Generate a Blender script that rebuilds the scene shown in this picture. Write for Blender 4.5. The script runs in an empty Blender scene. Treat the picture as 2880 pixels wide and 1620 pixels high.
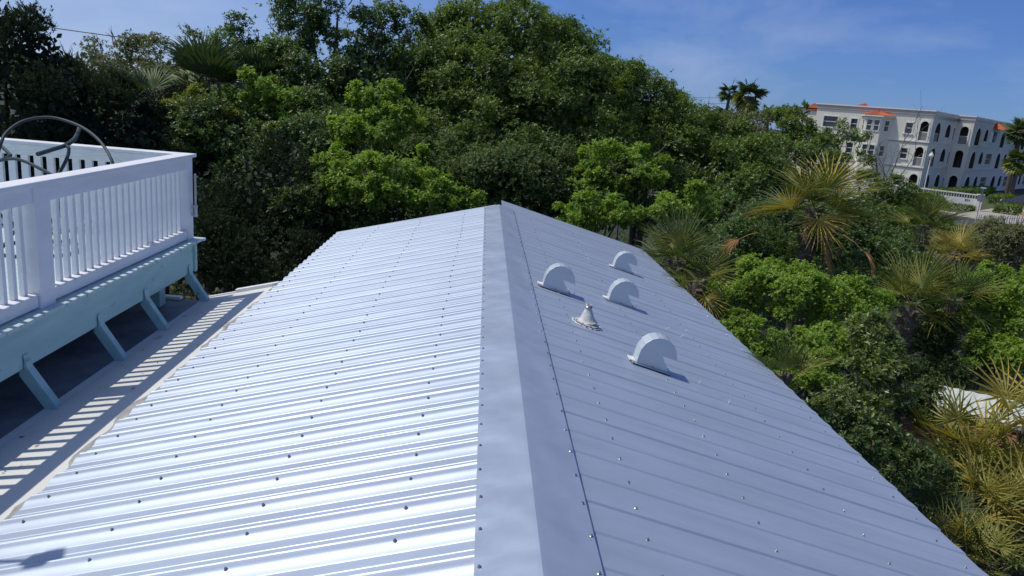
import bpy, bmesh, math, random
import numpy as np
from mathutils import Vector, Matrix, geometry

random.seed(7)
RNG = np.random.default_rng(11)
R = math.radians
SC = bpy.context.scene
COL = SC.collection

# ------------------------------------------------------------------ camera
FPX = 2078.0                      # focal length in pixels of the 2880 wide photograph
CAMZ = 7.0
def _ray(x, y):
    v = np.array([x - 1440.0, -(y - 810.0), -FPX]); return v / np.linalg.norm(v)
_up = -_ray(696, 9180)
_fwd = _ray(1370, 288); _fwd = _fwd - _up * _fwd.dot(_up); _fwd /= np.linalg.norm(_fwd)
CM = np.array([np.cross(_fwd, _up), _fwd, _up])
cam_data = bpy.data.cameras.new('camera')
cam_data.sensor_width = 36.0
cam_data.lens = 36.0 * FPX / 2880.0
cam_data.clip_start = 0.05
cam_data.clip_end = 6000
cam = bpy.data.objects.new('camera', cam_data)
m4 = Matrix([[CM[0][0], CM[0][1], CM[0][2], 0], [CM[1][0], CM[1][1], CM[1][2], 0],
             [CM[2][0], CM[2][1], CM[2][2], CAMZ], [0, 0, 0, 1]])
cam.matrix_world = m4
COL.objects.link(cam)
SC.camera = cam

def at(px, py, Y):
    """point of the place seen at photo pixel (px,py), Y metres out along the ridge direction"""
    w = CM @ _ray(px, py); w = w * (Y / w[1]); return np.array([w[0], w[1], w[2] + CAMZ])
def atz(px, py, z):
    w = CM @ _ray(px, py); w = w * ((z - CAMZ) / w[2]); return np.array([w[0], w[1], z])

# ------------------------------------------------------------------ light
SUN_EL, SUN_AZ = 60.4, -76.6      # azimuth from +Y towards +X
sd = Vector((math.cos(R(SUN_EL)) * math.sin(R(SUN_AZ)), math.cos(R(SUN_EL)) * math.cos(R(SUN_AZ)), math.sin(R(SUN_EL))))
world = bpy.data.worlds.new('World'); SC.world = world; world.use_nodes = True
wn, wl = world.node_tree.nodes, world.node_tree.links
wn.clear()
wo = wn.new('ShaderNodeOutputWorld'); bg = wn.new('ShaderNodeBackground')
sky = wn.new('ShaderNodeTexSky'); sky.sky_type = 'NISHITA'; sky.sun_disc = False
sky.sun_elevation = R(SUN_EL); sky.sun_rotation = R(SUN_AZ % 360)
sky.air_density = 1.0; sky.dust_density = 0.1; sky.ozone_density = 1.6; sky.altitude = 0
hs = wn.new('ShaderNodeHueSaturation'); hs.inputs['Hue'].default_value = 0.5; hs.inputs['Saturation'].default_value = .80; hs.inputs['Value'].default_value = 1.0
tcw = wn.new('ShaderNodeTexCoord'); mp = wn.new('ShaderNodeMapping'); mp.inputs['Scale'].default_value = (1.5, 1.5, 4.0); mp.inputs['Location'].default_value = (3.3, 1.2, .1)
cn = wn.new('ShaderNodeTexNoise'); cn.inputs['Scale'].default_value = 1.6; cn.inputs['Detail'].default_value = 8; cn.inputs['Roughness'].default_value = .55; cn.inputs['Distortion'].default_value = .5
cr = wn.new('ShaderNodeMapRange'); cr.inputs[1].default_value = .47; cr.inputs[2].default_value = .76; cr.inputs[3].default_value = 0; cr.inputs[4].default_value = .75
mx = wn.new('ShaderNodeMix'); mx.data_type = 'RGBA'; mx.inputs[7].default_value = (4.6, 5.6, 8.2, 1)
bg.inputs['Strength'].default_value = 0.094
wl.new(tcw.outputs['Generated'], mp.inputs['Vector']); wl.new(mp.outputs[0], cn.inputs['Vector']); wl.new(cn.outputs[0], cr.inputs[0])
wl.new(sky.outputs[0], hs.inputs['Color']); tint = wn.new('ShaderNodeMix'); tint.data_type = 'RGBA'; tint.blend_type = 'MULTIPLY'; tint.inputs[0].default_value = 1; tint.inputs[7].default_value = (.30, .50, 1.02, 1)
wl.new(hs.outputs[0], tint.inputs[6]); wl.new(tint.outputs[2], mx.inputs[6]); wl.new(cr.outputs[0], mx.inputs[0])
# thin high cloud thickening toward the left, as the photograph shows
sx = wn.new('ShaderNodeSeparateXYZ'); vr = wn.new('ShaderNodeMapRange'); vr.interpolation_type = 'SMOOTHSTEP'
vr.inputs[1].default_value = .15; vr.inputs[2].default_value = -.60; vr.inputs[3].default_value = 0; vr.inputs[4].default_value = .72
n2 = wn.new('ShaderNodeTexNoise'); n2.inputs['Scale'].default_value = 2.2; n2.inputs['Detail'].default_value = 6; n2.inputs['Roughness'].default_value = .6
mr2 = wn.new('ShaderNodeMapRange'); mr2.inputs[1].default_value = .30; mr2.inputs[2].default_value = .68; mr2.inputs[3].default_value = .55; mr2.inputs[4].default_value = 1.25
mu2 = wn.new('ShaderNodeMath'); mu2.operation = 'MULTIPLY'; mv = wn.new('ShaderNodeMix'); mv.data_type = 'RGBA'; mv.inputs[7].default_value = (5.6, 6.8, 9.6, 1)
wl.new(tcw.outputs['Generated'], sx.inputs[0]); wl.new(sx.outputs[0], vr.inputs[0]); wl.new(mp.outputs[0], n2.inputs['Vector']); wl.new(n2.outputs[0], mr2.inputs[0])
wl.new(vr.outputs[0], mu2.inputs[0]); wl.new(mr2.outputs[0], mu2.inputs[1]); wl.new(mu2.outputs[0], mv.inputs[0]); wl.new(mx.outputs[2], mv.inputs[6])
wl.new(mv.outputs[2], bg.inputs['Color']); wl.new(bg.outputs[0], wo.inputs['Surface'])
sl = bpy.data.lights.new('sun', 'SUN'); sl.energy = 3.3; sl.angle = R(0.53); sl.color = (1.0, .94, .84)
so = bpy.data.objects.new('sun', sl); so.rotation_euler = sd.to_track_quat('Z', 'Y').to_euler(); so.location = (0, 0, 60); COL.objects.link(so)
SC.view_settings.view_transform = 'Standard'; SC.view_settings.look = 'None'
SC.view_settings.exposure = -0.10; SC.view_settings.gamma = 1.0; SC.view_settings.use_curve_mapping = False
SC.render.engine = 'CYCLES'
SC.cycles.max_bounces = 6; SC.cycles.transparent_max_bounces = 4

# ------------------------------------------------------------------ materials
def mat(name, col, rough=.7, metal=0.0, spec=.5, var=0.0, vscale=4.0, bump=0.0, bscale=30.0, col2=None, stretch=None, detail=6, coat=0):
    m = bpy.data.materials.new(name); m.use_nodes = True
    n, l = m.node_tree.nodes, m.node_tree.links
    p = n['Principled BSDF']; p.inputs['Roughness'].default_value = rough; p.inputs['Metallic'].default_value = metal
    p.inputs['Specular IOR Level'].default_value = spec
    p.inputs['Coat Weight'].default_value = coat
    p.inputs['Base Color'].default_value = (*col, 1)
    tc = n.new('ShaderNodeTexCoord'); mpn = n.new('ShaderNodeMapping')
    if stretch: mpn.inputs['Scale'].default_value = stretch
    l.new(tc.outputs['Object'], mpn.inputs['Vector'])
    if var > 0 or col2:
        t = n.new('ShaderNodeTexNoise'); t.inputs['Scale'].default_value = vscale; t.inputs['Detail'].default_value = detail; t.inputs['Roughness'].default_value = .6
        l.new(mpn.outputs[0], t.inputs['Vector'])
        rp = n.new('ShaderNodeMapRange'); rp.inputs[1].default_value = .35; rp.inputs[2].default_value = .65
        l.new(t.outputs[0], rp.inputs[0])
        mxn = n.new('ShaderNodeMix'); mxn.data_type = 'RGBA'
        c2 = col2 if col2 else tuple(c * (1 - var) for c in col)
        mxn.inputs[6].default_value = (*col, 1); mxn.inputs[7].default_value = (*c2, 1)
        l.new(rp.outputs[0], mxn.inputs[0]); l.new(mxn.outputs[2], p.inputs['Base Color'])
    if bump > 0:
        t2 = n.new('ShaderNodeTexNoise'); t2.inputs['Scale'].default_value = bscale; t2.inputs['Detail'].default_value = 4
        l.new(mpn.outputs[0], t2.inputs['Vector'])
        b = n.new('ShaderNodeBump'); b.inputs['Strength'].default_value = bump; b.inputs['Distance'].default_value = .02
        l.new(t2.outputs[0], b.inputs['Height']); l.new(b.outputs[0], p.inputs['Normal'])
    return m

def wear(m, col, at_=.62, scale=9, stretch=(1, 1, .35), amt=.7, seed=0.0):
    n, l = m.node_tree.nodes, m.node_tree.links; p = n['Principled BSDF']
    src = p.inputs['Base Color'].links[0].from_socket if p.inputs['Base Color'].links else None
    tc = n.new('ShaderNodeTexCoord'); mp_ = n.new('ShaderNodeMapping'); mp_.inputs['Scale'].default_value = stretch; mp_.inputs['Location'].default_value = (seed, seed, seed)
    t = n.new('ShaderNodeTexNoise'); t.inputs['Scale'].default_value = scale; t.inputs['Detail'].default_value = 8; t.inputs['Roughness'].default_value = .7
    r = n.new('ShaderNodeMapRange'); r.inputs[1].default_value = at_; r.inputs[2].default_value = at_ + .07; r.inputs[3].default_value = 0; r.inputs[4].default_value = amt
    mx_ = n.new('ShaderNodeMix'); mx_.data_type = 'RGBA'; mx_.inputs[7].default_value = (*col, 1)
    l.new(tc.outputs['Object'], mp_.inputs[0]); l.new(mp_.outputs[0], t.inputs['Vector']); l.new(t.outputs[0], r.inputs[0]); l.new(r.outputs[0], mx_.inputs[0])
    if src: l.new(src, mx_.inputs[6])
    else: mx_.inputs[6].default_value = p.inputs['Base Color'].default_value
    l.new(mx_.outputs[2], p.inputs['Base Color'])

def leaf_mat(name, dark, light, accent=None, trans=.22, rough=.45, spec=.5, acc_at=.93):
    m = bpy.data.materials.new(name); m.use_nodes = True
    n, l = m.node_tree.nodes, m.node_tree.links
    p = n['Principled BSDF']; p.inputs['Roughness'].default_value = rough; p.inputs['Specular IOR Level'].default_value = spec
    a = n.new('ShaderNodeAttribute'); a.attribute_name = 'tint'
    cr_ = n.new('ShaderNodeValToRGB'); e = cr_.color_ramp.elements
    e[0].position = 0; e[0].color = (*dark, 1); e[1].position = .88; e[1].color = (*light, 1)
    if accent:
        x = cr_.color_ramp.elements.new(acc_at); x.color = (*accent, 1)
    l.new(a.outputs['Fac'], cr_.inputs[0]); l.new(cr_.outputs[0], p.inputs['Base Color'])
    tr = n.new('ShaderNodeBsdfTranslucent')
    ml = n.new('ShaderNodeMix'); ml.data_type = 'RGBA'; ml.blend_type = 'MULTIPLY'; ml.inputs[0].default_value = 1; ml.inputs[7].default_value = (1.25, 1.35, .5, 1)
    l.new(cr_.outputs[0], ml.inputs[6]); l.new(ml.outputs[2], tr.inputs['Color'])
    ms = n.new('ShaderNodeMixShader'); ms.inputs[0].default_value = trans
    out = n['Material Output']
    l.new(p.outputs[0], ms.inputs[1]); l.new(tr.outputs[0], ms.inputs[2]); l.new(ms.outputs[0], out.inputs['Surface'])
    return m

M = {}
def galv(name, rough, bumpy, col=(.47, .54, .65), stretch=(1, 1, 1)):
    m = mat(name, col, rough=rough, metal=.55, var=.13, vscale=2.2, stretch=stretch)
    n, l = m.node_tree.nodes, m.node_tree.links; p = n['Principled BSDF']
    tc = n.new('ShaderNodeTexCoord')
    t = n.new('ShaderNodeTexNoise'); t.inputs['Scale'].default_value = 2.4; t.inputs['Detail'].default_value = 2
    t3 = n.new('ShaderNodeTexNoise'); t3.inputs['Scale'].default_value = 320; t3.inputs['Detail'].default_value = 2
    l.new(tc.outputs['Object'], t.inputs['Vector']); l.new(tc.outputs['Object'], t3.inputs['Vector'])
    b = n.new('ShaderNodeBump'); b.inputs['Strength'].default_value = bumpy; b.inputs['Distance'].default_value = .05
    b2 = n.new('ShaderNodeBump'); b2.inputs['Strength'].default_value = .12; b2.inputs['Distance'].default_value = .002
    l.new(t.outputs[0], b.inputs['Height']); l.new(t3.outputs[0], b2.inputs['Height']); l.new(b.outputs[0], b2.inputs['Normal']); l.new(b2.outputs[0], p.inputs['Normal'])
    mr = n.new('ShaderNodeMapRange'); mr.inputs[1].default_value = .3; mr.inputs[2].default_value = .7; mr.inputs[3].default_value = rough - .05; mr.inputs[4].default_value = rough + .08
    l.new(t3.outputs[0], mr.inputs[0]); l.new(mr.outputs[0], p.inputs['Roughness'])
    return m
M['roof'] = galv('galvanised_roof', .50, .06, stretch=(.5, 2.2, 1))
M['cap'] = galv('galvanised_cap', .44, .7)
M['vent'] = galv('vent_metal', .5, .05, col=(.64, .70, .74))
M['screw'] = mat('screw_metal', (.33, .35, .38), rough=.32, metal=.9)
M['rubber'] = mat('grey_rubber', (.66, .66, .63), rough=.6, var=.3, vscale=20, bump=.3)
M['membrane'] = mat('white_membrane', (.70, .71, .68), rough=.8, var=.12, vscale=1.5, bump=.15, bscale=8)
M['sealant'] = mat('smeared_sealant', (.46, .46, .44), rough=.8, col2=(.20, .20, .19), vscale=7, bump=.6, bscale=14, stretch=(1.6, .6, 1))
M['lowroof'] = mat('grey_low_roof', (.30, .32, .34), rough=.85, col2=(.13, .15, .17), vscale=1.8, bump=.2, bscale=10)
M['white'] = mat('white_paint', (.84, .85, .86), rough=.5, var=.12, vscale=5, bump=.12, bscale=60, stretch=(1, .25, 1))
M['aqua'] = mat('aqua_paint', (.42, .67, .67), rough=.6, col2=(.34, .55, .56), vscale=5, bump=.25, bscale=40, stretch=(1, .2, 1.6))
M['floor'] = mat('pale_aqua_floor', (.52, .66, .66), rough=.6, var=.15, vscale=6, bump=.15, bscale=50, stretch=(.2, 1, 1))
M['tube'] = mat('dark_teal_tube', (.030, .055, .065), rough=.6, spec=.3, var=.2, vscale=30)
M['pvc'] = mat('grey_pvc', (.55, .56, .55), rough=.5, var=.15, vscale=10)
M['stucco'] = mat('cream_stucco', (.78, .74, .64), rough=.9, var=.06, vscale=.5, bump=.3, bscale=12)
M['trim'] = mat('white_trim', (.80, .78, .72), rough=.8, var=.05)
M['soffit'] = mat('mauve_band', (.50, .44, .42), rough=.9, var=.08)
M['glass'] = mat('dark_glass', (.03, .04, .055), rough=.08, spec=.8)
M['recess'] = mat('recess_shade', (.09, .085, .08), rough=.9, var=.3, vscale=1)  # dark colour paints in the shade inside the balcony arches
M['tile'] = mat('terracotta_tile', (.56, .16, .065), rough=.85, col2=(.40, .10, .05), vscale=3, bump=.2)
M['iron'] = mat('pale_rail', (.62, .62, .60), rough=.5)
M['wall'] = mat('house_wall', (.55, .62, .62), rough=.8, var=.1)
M['concrete'] = mat('concrete', (.42, .38, .31), rough=.9, var=.15, vscale=1.2, bump=.1)
M['asphalt'] = mat('asphalt', (.06, .06, .062), rough=.9, var=.25, vscale=3, bump=.2, bscale=60)
M['ground'] = mat('sandy_leaf_litter', (.036, .030, .020), rough=.95, col2=(.014, .020, .009), vscale=.6, bump=.5, bscale=8)
M['lawn'] = mat('lawn', (.05, .075, .02), rough=.95, col2=(.08, .09, .03), vscale=1.5, bump=.5, bscale=30)
M['bark'] = mat('grey_bark', (.15, .13, .11), rough=.9, var=.4, vscale=12, bump=.5, bscale=25)
M['darkbark'] = mat('dark_bark', (.06, .05, .04), rough=.95, var=.4, vscale=12, bump=.5)
M['twig'] = mat('bare_twig', (.23, .205, .18), rough=.9, var=.3, vscale=10)
M['palmbark'] = mat('palm_trunk', (.16, .13, .10), rough=.95, col2=(.07, .055, .04), vscale=9, bump=.8, bscale=18, stretch=(1, 1, 3))
M['wood'] = mat('worn_picket', (.66, .65, .60), rough=.8, var=.3, vscale=4)
M['carpaint'] = mat('dark_blue_paint', (.018, .022, .035), rough=.22, spec=.6, coat=.7)
M['tyre'] = mat('tyre', (.02, .02, .02), rough=.85)
M['rim'] = mat('rim', (.5, .5, .52), rough=.3, metal=.9)
M['lamp'] = mat('lamp_globe', (.78, .76, .62), rough=.35)
M['galvpost'] = mat('sign_post', (.30, .31, .33), rough=.5, metal=.6)
M['signback'] = mat('sign_back', (.20, .21, .24), rough=.55, metal=.3)
M['greensign'] = mat('green_sign', (.03, .16, .13), rough=.5)
M['signwhite'] = mat('sign_letters', (.7, .75, .72), rough=.5)
M['mulch'] = mat('orange_mulch', (.48, .22, .09), rough=.95, col2=(.34, .15, .07), vscale=4, bump=.6)
M['redboard'] = mat('worn_red_board', (.20, .060, .045), rough=.75, col2=(.27, .12, .09), vscale=3.5, bump=.2, stretch=(.5, 2, 1))
M['whitepanel'] = mat('pale_panel', (.62, .66, .62), rough=.55, var=.10, vscale=2)
M['wire'] = mat('cable', (.02, .02, .02), rough=.7)

wear(M['aqua'], (.20, .26, .24), at_=.60, scale=7, stretch=(1, .35, 1.2)); wear(M['white'], (.42, .42, .38), at_=.63, scale=8, stretch=(1, .5, .5), amt=.6)
wear(M['membrane'], (.25, .23, .20), at_=.62, scale=5, stretch=(1, .5, 1), amt=.75); wear(M['floor'], (.35, .42, .40), at_=.58, scale=6, stretch=(.3, 1, 1), amt=.6)
wear(M['roof'], (.30, .31, .32), at_=.66, scale=3.2, stretch=(1, 2.2, 1), amt=.35); wear(M['cap'], (.34, .36, .38), at_=.64, scale=4, stretch=(1, 1, 1), amt=.3)
wear(M['trim'], (.45, .42, .36), at_=.64, scale=1.2, stretch=(1, 1, .25), amt=.5); wear(M['stucco'], (.42, .38, .31), at_=.60, scale=.5, stretch=(1, 1, .3), amt=.3)
L = {}
L['cedar'] = leaf_mat('cedar_needles', (.024, .040, .025), (.066, .092, .048), accent=(.13, .10, .06), trans=.16, rough=.75, spec=.15, acc_at=.97)
L['oak'] = leaf_mat('oak_leaves', (.045, .080, .020), (.185, .280, .058), accent=(.36, .38, .10), trans=.42, rough=.40, spec=.45)
L['oakdark'] = leaf_mat('dark_leaves', (.050, .085, .030), (.150, .250, .075), accent=(.25, .19, .10), trans=.40, rough=.40, spec=.45, acc_at=.95)
L['bright'] = leaf_mat('bright_leaves', (.115, .205, .025), (.32, .46, .075), accent=(.42, .50, .12), trans=.45, rough=.42, spec=.4)
L['yellowish'] = leaf_mat('yellowish_leaves', (.13, .17, .025), (.34, .35, .055), accent=(.48, .38, .08), trans=.42, rough=.5, spec=.3, acc_at=.90)
L['brown'] = leaf_mat('brown_twiggy_leaves', (.17, .135, .105), (.33, .27, .21), accent=(.16, .23, .06), trans=.25, rough=.75, spec=.2, acc_at=.86)
L['magnolia'] = leaf_mat('broad_leaves', (.065, .105, .028), (.21, .27, .075), accent=(.40, .42, .14), trans=.34, rough=.34, spec=.5, acc_at=.91)
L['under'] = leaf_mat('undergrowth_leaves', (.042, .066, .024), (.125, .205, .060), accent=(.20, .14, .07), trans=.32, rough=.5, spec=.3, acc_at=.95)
L['far'] = leaf_mat('far_leaves', (.045, .08, .035), (.10, .14, .05), trans=.15, rough=.7, spec=.2)
def frond_mat(name, a, b):
    m = mat(name, a, rough=.5, spec=.28, col2=b, vscale=2.5, detail=3)
    n, l = m.node_tree.nodes, m.node_tree.links
    p = n['Principled BSDF']; tr = n.new('ShaderNodeBsdfTranslucent'); tr.inputs['Color'].default_value = (a[0] * 1.4, a[1] * 1.5, a[2] * .6, 1)
    ms = n.new('ShaderNodeMixShader'); ms.inputs[0].default_value = .2
    l.new(p.outputs[0], ms.inputs[1]); l.new(tr.outputs[0], ms.inputs[2]); l.new(ms.outputs[0], n['Material Output'].inputs['Surface'])
    return m
L['frond'] = frond_mat('green_frond', (.070, .120, .032), (.12, .165, .045))
L['frondolive'] = frond_mat('olive_frond', (.17, .20, .04), (.28, .27, .07))
L['frondyellow'] = frond_mat('yellow_frond', (.50, .38, .08), (.34, .30, .08))
L['frondtan'] = frond_mat('tan_frond', (.50, .27, .11), (.42, .25, .13))
L['fronddark'] = frond_mat('dark_frond', (.045, .075, .036), (.085, .12, .055))

# ------------------------------------------------------------------ helpers
class MB:
    def __init__(s): s.v = []; s.f = []
    def add(s, vs, fs):
        o = len(s.v); s.v += [tuple(map(float, p)) for p in vs]; s.f += [tuple(i + o for i in f) for f in fs]; return s
    def box(s, c, d, rot=None):
        c = Vector(c); h = Vector(d) * .5
        vs = [Vector((sx * h.x, sy * h.y, sz * h.z)) for sz in (-1, 1) for sy in (-1, 1) for sx in (-1, 1)]
        if rot is not None: vs = [rot @ v for v in vs]
        return s.add([v + c for v in vs], [(0, 2, 3, 1), (4, 5, 7, 6), (0, 1, 5, 4), (2, 6, 7, 3), (0, 4, 6, 2), (1, 3, 7, 5)])
    def box2(s, a, b):
        a = Vector(a); b = Vector(b); return s.box((a + b) / 2, (abs(b.x - a.x), abs(b.y - a.y), abs(b.z - a.z)))
    def tube(s, pts, r, n=8, cap=True):
        pts = [Vector(p) for p in pts]; rs = r if isinstance(r, (list, tuple)) else [r] * len(pts)
        rings = []; prev = None
        for i, p in enumerate(pts):
            t = (pts[min(i + 1, len(pts) - 1)] - pts[max(i - 1, 0)]).normalized()
            if prev is None:
                a = t.cross(Vector((0, 0, 1)));  a = a if a.length > .05 else t.cross(Vector((1, 0, 0)))
            else:
                a = prev - t * prev.dot(t)
            a.normalize(); prev = a; b = t.cross(a)
            rings.append([p + (a * math.cos(k * 2 * math.pi / n) + b * math.sin(k * 2 * math.pi / n)) * rs[i] for k in range(n)])
        vs = [v for rg in rings for v in rg]; fs = []
        for i in range(len(pts) - 1):
            for k in range(n):
                fs.append((i * n + k, i * n + (k + 1) % n, (i + 1) * n + (k + 1) % n, (i + 1) * n + k))
        if cap:
            fs.append(tuple(range(n))[::-1]); fs.append(tuple((len(pts) - 1) * n + k for k in range(n)))
        return s.add(vs, fs)
    def lathe(s, c, prof, n=12, rot=None):
        vs = []; fs = []
        for r, z in prof:
            for k in range(n):
                v = Vector((r * math.cos(2 * math.pi * k / n), r * math.sin(2 * math.pi * k / n), z))
                if rot is not None: v = rot @ v
                vs.append(Vector(c) + v)
        for i in range(len(prof) - 1):
            for k in range(n): fs.append((i * n + k, i * n + (k + 1) % n, (i + 1) * n + (k + 1) % n, (i + 1) * n + k))
        fs.append(tuple(range(n))[::-1]); fs.append(tuple((len(prof) - 1) * n + k for k in range(n)))
        return s.add(vs, fs)
    def mesh(s, name, m, smooth=False):
        me = bpy.data.meshes.new(name); me.from_pydata(s.v, [], s.f); me.validate()
        if m: me.materials.append(m)
        if smooth:
            me.polygons.foreach_set('use_smooth', [True] * len(me.polygons))
            me.set_sharp_from_angle(angle=R(40))
        me.update(); return me
    def build(s, name, m, parent=None, smooth=False, bevel=0, **k):
        o = link(name, s.mesh(name, m, smooth), parent, **k)
        if bevel:
            b = o.modifiers.new('bevel', 'BEVEL'); b.width = bevel; b.segments = 1; b.limit_method = 'ANGLE'
        return o

def link(name, me, parent=None, loc=None, rot=None, scale=None, mw=None):
    o = bpy.data.objects.new(name, me); COL.objects.link(o)
    if parent: o.parent = parent
    if mw is not None: o.matrix_basis = mw
    if loc is not None: o.location = loc
    if rot is not None: o.rotation_euler = rot
    if scale is not None: o.scale = scale
    return o
def tag(o, label=None, cat=None, group=None, kind=None):
    if label: o['label'] = label
    if cat: o['category'] = cat
    if group: o['group'] = group
    if kind: o['kind'] = kind
    return o
def thing(name, label, cat, loc=(0, 0, 0), group=None):
    return tag(link(name, None, loc=loc), label, cat, group)
def copy_tree(o, parent=None):
    c = o.copy(); COL.objects.link(c); c.parent = parent
    for ch in list(o.children): copy_tree(ch, c)
    return c

def gh(x, y):
    """ground height: the house stands on a low dune"""
    d = math.hypot(x - 2, y - 4)
    t = min(max((d - 22) / 26, 0), 1); t = t * t * (3 - 2 * t)
    return 1.8 * (1 - t)

# ------------------------------------------------------------------ ground
def ground():
    rs = [0, 6, 12, 18, 22, 26, 30, 34, 38, 42, 46, 52, 70, 110, 200, 500, 1500, 3500]; n = 48
    vs = [(2, 4, gh(2, 4))]; fs = []
    for r in rs[1:]:
        for k in range(n):
            x = 2 + r * math.cos(2 * math.pi * k / n); y = 4 + r * math.sin(2 * math.pi * k / n); vs.append((x, y, gh(x, y)))
    for k in range(n): fs.append((0, 1 + k, 1 + (k + 1) % n))
    for i in range(len(rs) - 2):
        for k in range(n):
            a = 1 + i * n + k; b = 1 + i * n + (k + 1) % n; fs.append((a, a + n, b + n, b))
    o = MB().add(vs, fs).build('ground', M['ground'], smooth=True); tag(o, 'sandy ground covered in leaf litter beneath the trees', kind='structure')
ground()
B1 = np.array([-.69, .72]); B1 /= np.linalg.norm(B1)      # along the lit facade, away from us
B2 = np.array([.72, .69]); B2 /= np.linalg.norm(B2)       # along the shaded facade, away from us
def strip(name, label, c, along, la, lb, z, m, kind='structure'):
    ac = np.array([along[1], -along[0]])
    c = np.array(c); q = [c + along * la * s + ac * lb * t for s, t in ((-1, -1), (1, -1), (1, 1), (-1, 1))]
    o = MB().add([(p[0], p[1], z) for p in q] + [(p[0], p[1], z - .3) for p in q],
                 [(3, 2, 1, 0), (0, 1, 5, 4), (1, 2, 6, 5), (2, 3, 7, 6), (3, 0, 4, 7)]).build(name, m)
    tag(o, label, kind=kind); return o
strip('lawn', 'mown lawn around the apartment building', (60, 96), B1, 60, 34, .004, M['lawn'])
strip('road', 'grey asphalt road in front of the boundary wall', (46.5, 68.5), B1, 90, 3.2, .01, M['asphalt'])
strip('sidewalk', 'pale concrete sidewalk along the road', (49.0, 74.2), B1, 50, 1.1, .10, M['concrete'])
strip('kerb', 'concrete kerb between road and grass', (48.0, 72.2), B1, 50, .12, .12, M['concrete'])
strip('driveway', 'beige concrete driveway beside the boundary wall', (62.5, 82.0), B2, 18, 3.4, .115, M['concrete'])

# ------------------------------------------------------------------ the metal roofed house
AL = R(14.5); XR = .297; ZR = CAMZ - 1.5
PITCH = .2285; YFAR = 11.08; NP = 53
house = thing('house', 'house with a galvanised corrugated metal roof in the foreground', 'house', (XR, 5, 1.7))
hloc = Vector(house.location)
def slope_matrix(side):   # local x = down the slope, local y = world Y, local z = outward normal
    ca, sa = math.cos(AL), math.sin(AL)
    if side > 0: return Matrix([[ca, 0, sa, XR], [0, 1, 0, 0], [-sa, 0, ca, ZR], [0, 0, 0, 1]])
    return Matrix([[-ca, 0, -sa, XR], [0, 1, 0, 0], [-sa, 0, ca, ZR], [0, 0, 0, 1]])
SM = {1: slope_matrix(1), -1: slope_matrix(-1)}
HINV = Matrix.Translation(-hloc)
prof = [(0, 0), (.030, .0162), (.040, .0200), (.066, .0172), (.10, .0168), (.17, .0172), (.235, .0174), (.27, .0160), (.31, .0128), (.36, .0086), (.42, .0042), (.49, .0008),
        (.500, .0024), (.518, .0003), (.56, 0), (.66, .0004), (.755, 0), (.765, .0022), (.782, .0002), (.88, .0002), (.985, 0)]
def panel_mesh(side, n, width):
    s = -1 if side < 0 else 1      # left: profile runs towards the viewer, right: away
    vs = []; us = []
    for k in range(n):
        for u, h in prof: us.append(((k + u) * PITCH, h))
    us = [(y, h * (.36 if side > 0 else 1.0)) for y, h in us]
    q_ = .36 if side > 0 else 1.0
    us += [(n * PITCH, 0), ((n + .030) * PITCH, .0172 * q_ + .0022), ((n + .040) * PITCH, .0200 * q_ + .0022), ((n + .066) * PITCH, .0172 * q_ + .0022), ((n + .085) * PITCH, .0168 * q_ + .0008)]
    xs = [.05, width]
    for x in xs:
        for y, h in us: vs.append((x, s * y, h))
    for x in xs:
        for y, h in us: vs.append((x, s * y, h - .0012))
    m = len(us); fs = []
    for i in range(m - 1):
        f = (i, i + 1, m + i + 1, m + i); fs.append(f if s < 0 else f[::-1])
        g = (2 * m + i, 2 * m + i + 1, 3 * m + i + 1, 3 * m + i); fs.append(g[::-1] if s < 0 else g)
        fs.append((m + i, m + i + 1, 3 * m + i + 1, 3 * m + i)); fs.append((i, i + 1, 2 * m + i + 1, 2 * m + i))
    fs.append((0, m, 3 * m, 2 * m)); fs.append((m - 1, 2 * m - 1, 4 * m - 1, 3 * m - 1))
    me = MB().add(vs, fs).mesh('roof_panel', M['roof'])
    bmv = bmesh.new(); bmv.from_mesh(me); bmesh.ops.recalc_face_normals(bmv, faces=bmv.faces); bmv.to_mesh(me); bmv.free()
    me.polygons.foreach_set('use_smooth', [True] * len(me.polygons)); me.set_sharp_from_angle(angle=R(16))
    return me
LW, RW = 2.505, 2.53
def yscrew(side, k): return k * PITCH + (.18 if side < 0 else .05)
for side, wd in ((-1, LW), (1, RW)):
    me4 = panel_mesh(side, 4, wd)
    for j in range(14):
        if side < 0:   # rib start lies .24 pitch farther than the screw
            y0 = yscrew(-1, 48 - 4 * j) + .255 * PITCH - 0.0
        else:
            y0 = yscrew(1, -4 + 4 * j) - .255 * PITCH
        mw = HINV @ SM[side] @ Matrix.Translation((0, y0, (j % 2) * .0004))
        link('roof_panel', me4, house, mw=mw)
# ridge cap, four overlapping lengths
def cap_mesh(L_):
    vs = []; fs = []; ny = 40; rnd = np.random.default_rng(3)
    ca, sa = math.cos(AL), math.sin(AL)
    prof_c = [(-.226, .010), (-.222, .0270), (-.12, .0275), (-.006, .0285), (0, .030), (.006, .0285), (.12, .0275), (.222, .0270), (.226, .010)]
    for i in range(ny + 1):
        y = L_ * i / ny
        for q, (u, h) in enumerate(prof_c):
            a = abs(u); sg = 1 if u > 0 else -1
            wob = (math.sin(y * 2 * math.pi / PITCH) * .0022) if abs(u) > .2 else 0
            vs.append((sg * a * ca + (sg * h * sa if u else 0), y, -a * sa + h * ca + wob))
    m = len(prof_c)
    for i in range(ny):
        for k in range(m - 1): fs.append((i * m + k, i * m + k + 1, (i + 1) * m + k + 1, (i + 1) * m + k))
    return MB().add(vs, fs).mesh('ridge_cap', M['cap'])
cm = cap_mesh(3.14)
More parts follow.
